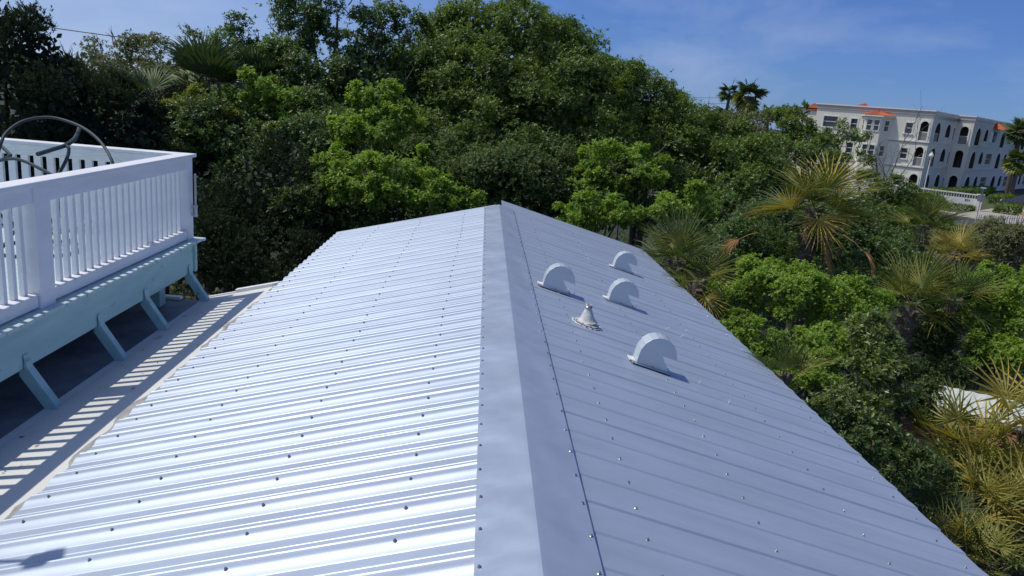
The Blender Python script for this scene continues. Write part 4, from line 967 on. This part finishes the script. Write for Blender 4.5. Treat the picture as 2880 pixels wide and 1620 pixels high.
# ------------------------------------------------------------------ apartment building
C0 = np.array([58.78, 98.0]); ZP = 4.02 + CAMZ
C1 = C0 + B2 * 11.87; C2 = C1 - B1 * 2.1
bld = thing('apartment_building', 'three storey cream apartment building with arches and terracotta roofs', 'building', (C0[0], C0[1], 0))
bo = Vector(bld.location)
ZS1, ZS2 = CAMZ - .1, CAMZ - 3.45
def arch(s0, s1, z0, z1, n=8):
    r = (s1 - s0) / 2; c = (s0 + s1) / 2
    return [(s0, z0), (s1, z0)] + [(c + r * math.cos(math.pi * i / n), z1 - r + r * math.sin(math.pi * i / n)) for i in range(n + 1)]
def rect(s0, s1, z0, z1): return [(s0, z0), (s1, z0), (s1, z1), (s0, z1)]
def wallp(o, d, w, h, holes, name='wall', depth=.35, m=None):
    """wall in the vertical plane through o along d (2D); outward normal is to the side facing the viewer"""
    nrm = np.array([d[1], -d[0]])
    if nrm.dot(-np.array(o)) < 0: nrm = -nrm
    def W3(s, z, t=0): q = np.array(o) + d * s - nrm * t; return Vector((q[0], q[1], z)) - bo
    polys = [rect(0, w, 0, h)] + [hh for hh, *_ in holes]
    flat = [p for pl_ in polys for p in pl_]
    tri = geometry.tessellate_polygon([[Vector((a, b_, 0)) for a, b_ in pl_] for pl_ in polys])
    vs = [W3(s, z) for s, z in flat]; fs = [tuple(t_) for t_ in tri]
    for hh, typ_ in [(q_[0], q_[1]) for q_ in holes if q_[1] == 'win']:
        k0 = len(vs); n_ = len(hh)
        vs += [W3(s, z) for s, z in hh] + [W3(s, z, depth if typ_ == 'win' else 1.5) for s, z in hh]
        fs += [(k0 + i, k0 + (i + 1) % n_, k0 + n_ + (i + 1) % n_, k0 + n_ + i) for i in range(n_)]
    MB().add(vs, fs).build(name, m or M['stucco'], bld)
    for hh, typ, *_ in holes:
        n_ = len(hh)
        if typ == 'win':
            s0, z0 = hh[0]; s1, z1 = hh[2]
            win = MB()
            def bar(a, b_, c_, e, t0=-.05, t1=.10):
                P8 = [W3(s, z, t) for t in (t0, t1) for s, z in ((a, c_), (b_, c_), (b_, e), (a, e))]
                win.add(P8, [(0, 1, 2, 3), (7, 6, 5, 4), (0, 4, 5, 1), (1, 5, 6, 2), (2, 6, 7, 3), (3, 7, 4, 0)])
            f = .17
            bar(s0 - f, s1 + f, z1, z1 + f); bar(s0 - f - .05, s1 + f + .05, z0 - f, z0, -.12); bar(s0 - f, s0, z0, z1); bar(s1, s1 + f, z0, z1)
            bar(s0, s1, (z0 + z1) / 2 - .04, (z0 + z1) / 2 + .04, .12, .18); 
            wo_ = win.build('window', M['trim'], bld)
            MB().add([W3(s, z, .2) for s, z in hh], [(0, 1, 2, 3)]).build('pane', M['glass'], wo_)
        else:
            MB().add([W3(s, z, 1.5) for s, z in hh] + [W3(s, z, .0) for s, z in hh], [tuple(range(n_))] + [(i, (i + 1) % n_, n_ + (i + 1) % n_, n_ + i) for i in range(n_)]).build('balcony_recess', M['recess'], bld)  # back and reveals take the dark colour that stands in for arch shade
            if typ == 'rail':
                s0 = hh[0][0]; s1 = hh[1][0]; z0 = hh[0][1]; b_ = MB()
                for i in range(9):
                    s = s0 + (s1 - s0) * (i + .5) / 9
                    b_.tube([W3(s, z0, .15), W3(s, z0 + 1.05, .15)], .032, 4)
                b_.tube([W3(s0, z0 + 1.08, .15), W3(s1, z0 + 1.08, .15)], .05, 4); b_.build('balcony_railing', M['iron'], bld)
            if typ in ('rail', 'arch'):
                # raised arch surround
                ring = []
                s0, z0 = hh[0]; s1 = hh[1][0]; rr_ = (s1 - s0) / 2; c_ = (s0 + s1) / 2; zt = max(z for _, z in hh)
                inn = [(s1, z0)] + hh[2:] + [(s0, z0)]
                outp = [(s1 + .2, z0)] + [(c_ + (a - c_) * (1 + .2 / rr_), zt - rr_ + (b2 - (zt - rr_)) * (1 + .2 / rr_)) for a, b2 in hh[2:]] + [(s0 - .2, z0)]
                vs2 = []; fs2 = []; q = len(inn)
                for t_ in (-.07, .0):
                    vs2 += [W3(*p, t_) for p in inn] + [W3(*p, t_) for p in outp]
                for i in range(q - 1):
                    fs2 += [(i, i + 1, q + i + 1, q + i), (q + i, q + i + 1, 3 * q + i + 1, 3 * q + i), (i, i + 1, 2 * q + i + 1, 2 * q + i)]
                MB().add(vs2, fs2).build('arch_surround', M['trim'], bld)
    return W3
FL = [0.05, ZS2 + .12, ZS1 + .12]
# lit face: s measured away from the corner
h = []
for fz in FL:
    h.append((arch(.12 + .25, 1.15 + .25, fz + .05, fz + 2.55), 'rail'))
    h.append((rect(2.35, 3.2, fz + .85, fz + 2.2), 'win'))
    h.append((rect(9.6, 10.5, fz + .85, fz + 2.2), 'win'))
    h.append((rect(12.4, 14.4, fz + .85, fz + 2.3), 'win'))
W3 = wallp(C0, B1, 15.6, ZP, h)
def lbox(W3, s0, s1, z0, z1, t0, t1, name, m):
    P8 = [W3(s, z, t) for t in (t0, t1) for s, z in ((s0, z0), (s1, z0), (s1, z1), (s0, z1))]
    MB().add(P8, [(0, 1, 2, 3), (7, 6, 5, 4), (0, 4, 5, 1), (1, 5, 6, 2), (2, 6, 7, 3), (3, 7, 4, 0)]).build(name, m, bld)
lbox(W3, -.12, 15.7, ZP - .62, ZP - .14, -.14, .1, 'parapet_band', M['soffit'])
lbox(W3, -.2, 15.8, ZP - .14, ZP + .02, -.26, .3, 'coping', M['trim'])
for z in (ZS1, ZS2):
    lbox(W3, -.08, 15.6, z - .09, z + .09, -.13, .02, 'string_course', M['trim'])
    lbox(W3, -.04, 15.6, z - .26, z - .10, -.06, .02, 'string_course', M['soffit'])
# corner pier
# bay with tiled hip roof
s0, s1, tp = 5.0, 8.9, 1.5
def bq(s, z, t): return W3(s, z, t)
zb0, zb1 = 0.0, ZP - 1.15
prof_b = [(s0, 0), (s0 + .9, -tp), (s1 - .9, -tp), (s1, 0)]
for i in range(3):
    a, c_ = prof_b[i], prof_b[i + 1]
    vs = [bq(a[0], zb0, a[1]), bq(c_[0], zb0, c_[1]), bq(c_[0], zb1, c_[1]), bq(a[0], zb1, a[1])]
    MB().add(vs, [(0, 1, 2, 3)]).build('bay_wall', M['stucco'], bld)
    for fz in FL:
        nwin = [(.3, .7)] if i != 1 else [(.12, .42), (.58, .88)]
        for u0, u1 in nwin:
            def Q(u, z, out): 
                v = Vector(bq(a[0] + (c_[0] - a[0]) * u, z, a[1] + (c_[1] - a[1]) * u)); e = (Vector(vs[1]) - Vector(vs[0])).normalized(); n3 = Vector((e.y, -e.x, 0))
                if n3.dot(Vector((-.7, -.7, 0))) < 0: n3 = -n3
                return v + n3 * out
            z0, z1 = fz + .85, fz + 2.2
            fb = MB(); 
            for (ua, ub, za, zc) in ((u0 - .05, u1 + .05, z1, z1 + .14), (u0 - .05, u1 + .05, z0 - .16, z0), (u0 - .05, u0, z0, z1), (u1, u1 + .05, z0, z1), (u0, u1, (z0 + z1) / 2 - .04, (z0 + z1) / 2 + .04)):
                P8 = [Q(u, z, o_) for o_ in (.09, .0) for u, z in ((ua, za), (ub, za), (ub, zc), (ua, zc))]
                fb.add(P8, [(0, 1, 2, 3), (7, 6, 5, 4), (0, 4, 5, 1), (1, 5, 6, 2), (2, 6, 7, 3), (3, 7, 4, 0)])
            w_ = fb.build('window', M['trim'], bld)
            MB().add([Q(u0, z0, .02), Q(u1, z0, .02), Q(u1, z1, .02), Q(u0, z1, .02)], [(0, 1, 2, 3)]).build('pane', M['glass'], w_)
def tiled(name_pts, apex, nrows=10):
    """tiled roof faces as ribbed strips"""
    b_ = MB()
    for (p, q, a_, c_) in name_pts:
        p, q, a_, c_ = [Vector(v) for v in (p, q, a_, c_)]
        n3 = (q - p).cross(a_ - p).normalized()
        if n3.z < 0: n3 = -n3
        n_ = max(4, int((q - p).length / .28))
        vs_ = []; 
        for i in range(2 * n_ + 1):
            u = i / (2 * n_); o_ = n3 * (.10 if i % 2 else 0)
            vs_ += [p.lerp(q, u) + o_, a_.lerp(c_, u) + o_]
        b_.add(vs_, [(2 * i, 2 * i + 2, 2 * i + 3, 2 * i + 1) for i in range(2 * n_)])
    return b_
ov = .35
e0, e1, e2, e3 = bq(s0 - ov, zb1, 0), bq(s0 + .9 - ov * .6, zb1, -tp - ov), bq(s1 - .9 + ov * .6, zb1, -tp - ov), bq(s1 + ov, zb1, 0)
ap0 = bq((s0 + s1) / 2 - .05, zb1 + .75, -.02); ap1 = bq((s0 + s1) / 2 + .05, zb1 + .75, -.02)
tiled([(e0, e1, ap0, ap0), (e1, e2, ap0, ap1), (e2, e3, ap1, ap1)], None).build('bay_roof', M['tile'], bld)
sof = MB().add([e0, e1, e2, e3] + [Vector(v) - Vector((0, 0, .18)) for v in (e0, e1, e2, e3)], [(0, 1, 5, 4), (1, 2, 6, 5), (2, 3, 7, 6), (4, 5, 6, 7)]); sof.build('soffit', M['trim'], bld)
# roofs showing above the parapet
q1 = [W3(s, ZP + .0, t) for s, t in ((9.0, 3), (12.5, 3))] ; top = W3(10.75, ZP + .5, 5)
tiled([(W3(9.2, ZP - .1, 3), W3(12.2, ZP - .1, 3), top, top)], None).build('tower_roof', M['tile'], bld)
tl = W3(18.5, ZP - .2, 3)
tiled([(W3(15.7, ZP - 1.05, .2), W3(18.3, ZP - 1.05, .2), W3(15.7, ZP - .05, 2.5), W3(17.3, ZP - .05, 2.5))], None).build('wing_roof', M['tile'], bld)
lbox(W3, 15.62, 18.2, 0, ZP - 1.1, .4, 5, 'wing_wall', M['stucco'])
# shaded faces
h = []
for fz in FL:
    h.append((arch(1.55, 4.0, fz + .05, fz + 2.55), 'rail' if fz > 3 else 'arch'))
    h.append((arch(6.6, 8.9, fz + .75, fz + 2.55), 'arch'))
    h.append((rect(10.4, 11.1, fz + .3, fz + 2.1), 'win'))
Wa = wallp(C0, B2, 11.87, ZP, h)
h = []
for i, fz in enumerate(FL): h.append((arch(.55, 1.6, fz + .05, fz + 2.5), 'rail' if i == 2 else 'arch'))
Wb = wallp(C1, -B1, 2.1, ZP, h)
lbox(Wb, -.1, 2.2, ZP - .62, ZP - .14, -.12, .1, 'parapet_band', M['soffit'])
lbox(Wb, -.1, 2.25, ZP - .14, ZP + .02, -.2, .3, 'coping', M['trim'])
h = []
for fz in FL:
    for k_ in range(3):
        o_ = k_ * 16.0
        h.append((arch(1.9 + o_, 4.6 + o_, fz + .05, fz + 2.5), 'arch')); h.append((arch(6.9 + o_, 9.0 + o_, fz + .75, fz + 2.5), 'arch'))
        h.append((rect(10.9 + o_, 14.6 + o_, fz + .7, fz + 2.3), 'win'))
Wc = wallp(C2, B2, 50, ZP, h)
for Wx, ln_ in ((Wa, 11.8), (Wc, 50)):
    lbox(Wx, .02, ln_, ZP - .5, ZP - .1, -.10, .1, 'parapet_band', M['stucco'])
for z in (ZS1, ZS2):
    for Wx, ln_ in ((Wa, 11.8), (Wc, 50)): lbox(Wx, .02, ln_, z - .10, z + .10, -.07, .02, 'string_course', M['stucco'])
for k_ in range(3):
    s = 14 + k_ * 11.0
    tiled([(Wc(s - 2.6, ZP - 1.35, -1.3), Wc(s + 2.6, ZP - 1.35, -1.3), Wc(s - 1.6, ZP - .35, -.02), Wc(s + 1.6, ZP - .35, -.02)), (Wc(s - 2.7, ZP - 1.35, -.02), Wc(s - 2.6, ZP - 1.35, -1.3), Wc(s - 1.6, ZP - .35, -.02), Wc(s - 1.6, ZP - .35, -.02))], None).build('awning_roof', M['tile'], bld)
# flat roof and back
pts = [W3(0, ZP - .7, .36), W3(20, ZP - .7, .36), W3(20, ZP - .7, 50), Wc(50, ZP - .7, .36), Wc(0.36, ZP - .7, .36), Wb(.36, ZP - .7, .36)]
MB().add(pts + [Vector(p) - Vector((0, 0, .2)) for p in pts], [(0, 1, 2, 3, 4, 5), (11, 10, 9, 8, 7, 6)]).build('flat_roof', M['concrete'], bld)

# ------------------------------------------------------------------ boundary wall with balustrade
wl0 = np.array([54.6, 79.2]); wdir = np.array([-.79, .61]); wdir /= np.linalg.norm(wdir); wn_ = np.array([-wdir[1], wdir[0]]); 
if wn_.dot(-wl0) < 0: wn_ = -wn_
bw_ = thing('boundary_wall', 'cream boundary wall topped by a white balustrade in front of the apartments', 'wall', (wl0[0], wl0[1], 0))
def BW(s, t, z): q = wl0 + wdir * s + wn_ * t; return Vector((q[0], q[1], z)) - Vector(bw_.location)
def bwbox(s0, s1, t0, t1, z0, z1, name, m):
    P8 = [BW(s, t, z) for t in (t0, t1) for s, z in ((s0, z0), (s1, z0), (s1, z1), (s0, z1))]
    MB().add(P8, [(0, 1, 2, 3), (7, 6, 5, 4), (0, 4, 5, 1), (1, 5, 6, 2), (2, 6, 7, 3), (3, 7, 4, 0)]).build(name, m, bw_)
bwbox(.3, 16, -.12, .12, 0, 1.35, 'wall_panel', M['trim'])
bwbox(.3, 16, -.16, .16, 1.72, 1.84, 'handrail', M['trim'])
bwbox(-.25, .3, -.27, .27, 0, 1.80, 'pillar', M['trim'])
bwbox(-.35, .4, -.37, .37, 1.80, 1.90, 'pillar_cap', M['trim'])
bal = MB().lathe((0, 0, 0), [(.05, 0), (.035, .06), (.07, .16), (.045, .28), (.05, .37)], 6).mesh('baluster', M['trim'])
s = .5
while s < 15.8:
    link('baluster', bal, bw_, loc=BW(s, 0, 1.35)); s += .255
txt = bpy.data.curves.new('house_number', 'FONT'); txt.body = '854'; txt.size = .34; txt.extrude = .012; txt.align_x = 'CENTER'; txt.materials.append(M['tyre'])
to = bpy.data.objects.new('house_number', txt); COL.objects.link(to); to.parent = bw_
xa = -wdir; mz = Matrix(((xa[0], 0, wn_[0], 0), (xa[1], 0, wn_[1], 0), (0, 1, 0, 0), (0, 0, 0, 1)))
to.matrix_basis = Matrix.Translation(BW(1.15, .125, 1.0)) @ mz
# ------------------------------------------------------------------ street lamp, signs, fence, hedges, car
lp = atz(2600, 526, 0); q = at(2619.7, 437, 86); 
lamp = thing('street_lamp', 'slim white street lamp with a round globe before the apartments', 'street lamp', (q[0], q[1], 0))
MB().tube([(0, 0, 0), (0, 0, .5), (0, 0, q[2] - .35)], [.10, .07, .055], 10).build('pole', M['trim'], lamp)
MB().lathe((0, 0, q[2] - .38), [(.08, 0), (.10, .08), (.22, .16), (.27, .32), (.24, .48), (.12, .6)], 14).build('globe', M['lamp'], lamp, smooth=True)
MB().lathe((0, 0, q[2] + .21), [(.13, 0), (.12, .06), (.05, .12), (.04, .22), (.01, .28)], 10).build('finial', M['lamp'], lamp)
sp = at(2760, 556, 74); gz_ = 0
sg = thing('street_sign', 'stop sign seen from behind with a green street name sign on top', 'street sign', (sp[0], sp[1], 0))
MB().box2((-.03, -.03, 0), (.03, .03, sp[2] + .9)).build('post', M['galvpost'], sg)
rotf = Matrix.Rotation(R(-36), 3, 'Z') @ Matrix.Rotation(R(90), 3, 'X')
MB().lathe((0, .0, sp[2] - .05), [(.42, -.004), (.42, .004)], 8, rot=rotf).build('octagonal_plate', M['signback'], sg)
MB().box((0, 0, sp[2] + .98), (.62, .02, .2), Matrix.Rotation(R(-36), 3, 'Z')).build('name_plate', M['greensign'], sg)
MB().box((-.02, -.02, sp[2] + .99), (.46, .012, .09), Matrix.Rotation(R(-36), 3, 'Z')).build('white_band', M['signwhite'], sg)
MB().box((0, 0, sp[2] + .70), (.5, .02, .14), Matrix.Rotation(R(20), 3, 'Z')).build('name_plate', M['greensign'], sg)
fc = thing('picket_fence', 'weathered white picket fence in front of the driveway', 'fence', (46.5, 66.5, gh(46.5, 66.5)))
f0, f1 = np.array([44.6, 64.6]), np.array([58.0, 69.5]); nf = 44
pk = MB().box2((-.05, -.012, 0), (.05, .012, 1.0)).add([(-.05, -.012, 1.0), (.05, -.012, 1.0), (.05, .012, 1.0), (-.05, .012, 1.0), (0, 0, 1.1)], [(0, 1, 4), (1, 2, 4), (2, 3, 4), (3, 0, 4)]).mesh('picket', M['wood'])
fd = f1 - f0; fa = math.atan2(fd[1], fd[0])
for i in range(nf + 1):
    p = f0 + fd * i / nf; link('picket', pk, fc, loc=(p[0] - 46.5, p[1] - 66.5, 0), rot=(random.gauss(0, .03), random.gauss(0, .04), fa))
for z in (.3, .8):
    MB().tube([(f0[0] - 46.5 + .0, f0[1] - 66.5 + .05, z), (f1[0] - 46.5, f1[1] - 66.5 + .05, z)], .035, 4).build('rail', M['wood'], fc)
def hedge(label, c, along, la, lb, hh, seed, kind='oak'):
    rng = np.random.default_rng(seed); ac = np.array([along[1], -along[0]])
    n_ = int(la * lb * 4 * 60 + 1200); u = rng.uniform(-1, 1, (n_, 3)); ax = rng.integers(0, 3, n_); 
    for i in range(3): u[ax == i, i] = np.sign(u[ax == i, i])
    u[:, 2] = np.abs(u[:, 2]); u += rng.normal(0, .04, u.shape)
    q = np.concatenate([(along * (u[:, 0:1] * la) + ac * (u[:, 1:2] * lb)), u[:, 2:3] * hh], axis=1)
    t_ = thing('hedge', label, 'hedge', (c[0], c[1], 0), 'clipped hedges by the driveway')
    me_ = leaf_mesh('foliage', q, rng.normal(0, 1, (n_, 3)) + np.array([0, 0, .5]), np.stack([u[:, 0], u[:, 1], u[:, 2] + .5], 1) + rng.normal(0, .4, (n_, 3)), np.full(n_, .22), np.full(n_, .13), np.clip(rng.normal(.45, .2, n_), 0, .87), L[kind])
    tag(link('foliage', me_, t_), kind='stuff')
    MB().box2((-.05, -.05, 0), (.05, .05, hh * .8)).build('stem', M['darkbark'], t_)
hedge('trimmed hedge beside the driveway in front of the wall pillar', (58.2, 79.4), B2, 2.2, .9, 1.0, 201)
hedge('low clipped hedge at the foot of the boundary wall', (51.6, 80.2), wdir, 2.6, .45, .55, 202)
hedge('long hedge at the foot of the shaded apartment facade', (68.0, 100.5), B2, 9, .9, 1.3, 203)
hedge('hedge behind the parked car along the far side of the driveway', (68.5, 95.0), B2, 4, .8, 1.0, 204)
hedge('hedge behind the balustrade in front of the lit facade', (58.5, 93.5), B2, 4.0, .8, 1.2, 205)
mu = MB(); 
mu.lathe((0, 0, 0), [(1.7, 0), (1.5, .14), (.6, .2)], 14); mo = mu.build('mulch_bed', M['mulch'], loc=(59.3, 76.6, .10)); tag(mo, 'orange mulch bed at the end of the trimmed hedge', kind='structure')
# car
cc = at(2860, 562, 88)
car = thing('parked_car', 'dark parked car on the driveway at the right edge of the photo', 'car', (cc[0] + 1.2, cc[1] + .6, .12))
car.rotation_euler = (0, 0, R(-40))
b = MB()
secs = [(-2.25, .35, .55, .70), (-2.1, .30, .75, .82), (-1.2, .28, .92, .88), (-.6, .28, .98, .9), (.9, .28, 1.0, .9), (1.7, .28, .98, .88), (2.2, .32, .9, .8), (2.3, .4, .7, .72)]
vs = []
for x, z0, z1, w in secs:
    vs += [(x, -w, z0), (x, -w * 1.02, (z0 + z1) / 2), (x, -w * .92, z1), (x, w * .92, z1), (x, w * 1.02, (z0 + z1) / 2), (x, w, z0)]
fs = []
for i in range(len(secs) - 1):
    for k_ in range(6): fs.append((i * 6 + k_, i * 6 + (k_ + 1) % 6, i * 6 + 6 + (k_ + 1) % 6, i * 6 + 6 + k_))
fs += [tuple(range(6))[::-1], tuple(len(vs) - 6 + k_ for k_ in range(6))]
b.add(vs, fs); b.build('body', M['carpaint'], car, smooth=True)
b = MB(); sc2 = [(-1.15, .93, .80), (-.35, 1.48, .64), (1.0, 1.50, .64), (1.9, 1.0, .78)]; vs = []
for x, z, w in sc2: vs += [(x, -w, z), (x, w, z)]
vs += [(x, -.82, .93) for x, z, w in sc2] + [(x, .82, .93) for x, z, w in sc2]
b.add(vs, [(0, 2, 3, 1), (2, 4, 5, 3), (4, 6, 7, 5), (0, 8, 9, 2), (2, 9, 10, 4), (4, 10, 11, 6), (1, 3, 13, 12), (3, 5, 14, 13), (5, 7, 15, 14)])
cb = b.build('cabin', M['glass'], car)
MB().box((.33, 0, 1.51), (1.3, 1.26, .03)).build('car_roof', M['carpaint'], car)
for sx in (-1.45, 1.45):
    for sy in (-1, 1):
        w_ = MB().lathe((0, 0, 0), [(.26, -.1), (.33, -.08), (.33, .08), (.26, .1)], 16, rot=Matrix.Rotation(R(90), 3, 'X')).build('wheel', M['tyre'], car, loc=(sx, sy * .82, .33))
        MB().lathe((0, 0, 0), [(.2, -.11), (.2, .11)], 12, rot=Matrix.Rotation(R(90), 3, 'X')).build('rim', M['rim'], w_)
for sy in (-1, 1): MB().box((-2.18, sy * .62, .66), (.12, .3, .12)).build('headlight', M['lamp'], car)
MB().box((-2.29, 0, .48), (.03, .5, .12)).build('licence_plate', M['trim'], car)
# power line
def cable(name, label, a, b_, sag, r, group=None):
    pts = [a * (1 - t) + b_ * t - np.array([0, 0, sag * 4 * t * (1 - t)]) for t in np.linspace(0, 1, 17)]
    o = MB().tube(pts, r, 4).build(name, M['wire']); tag(o, label, 'cable', group); return o
cable('power_line', 'thin dark power line crossing the sky at the upper left', at(-300, 5, 40), at(560, 132, 40), .12, .022)
cable('power_line', 'faint upper wire left of the far palms', at(1700, 268, 95), at(2060, 275, 95), .1, .02, 'faint wires by the far palms')
cable('power_line', 'faint lower wire left of the far palms', at(1700, 290, 95), at(2060, 291, 95), .1, .02, 'faint wires by the far palms')
print('LEAVES', LEAFCOUNT)
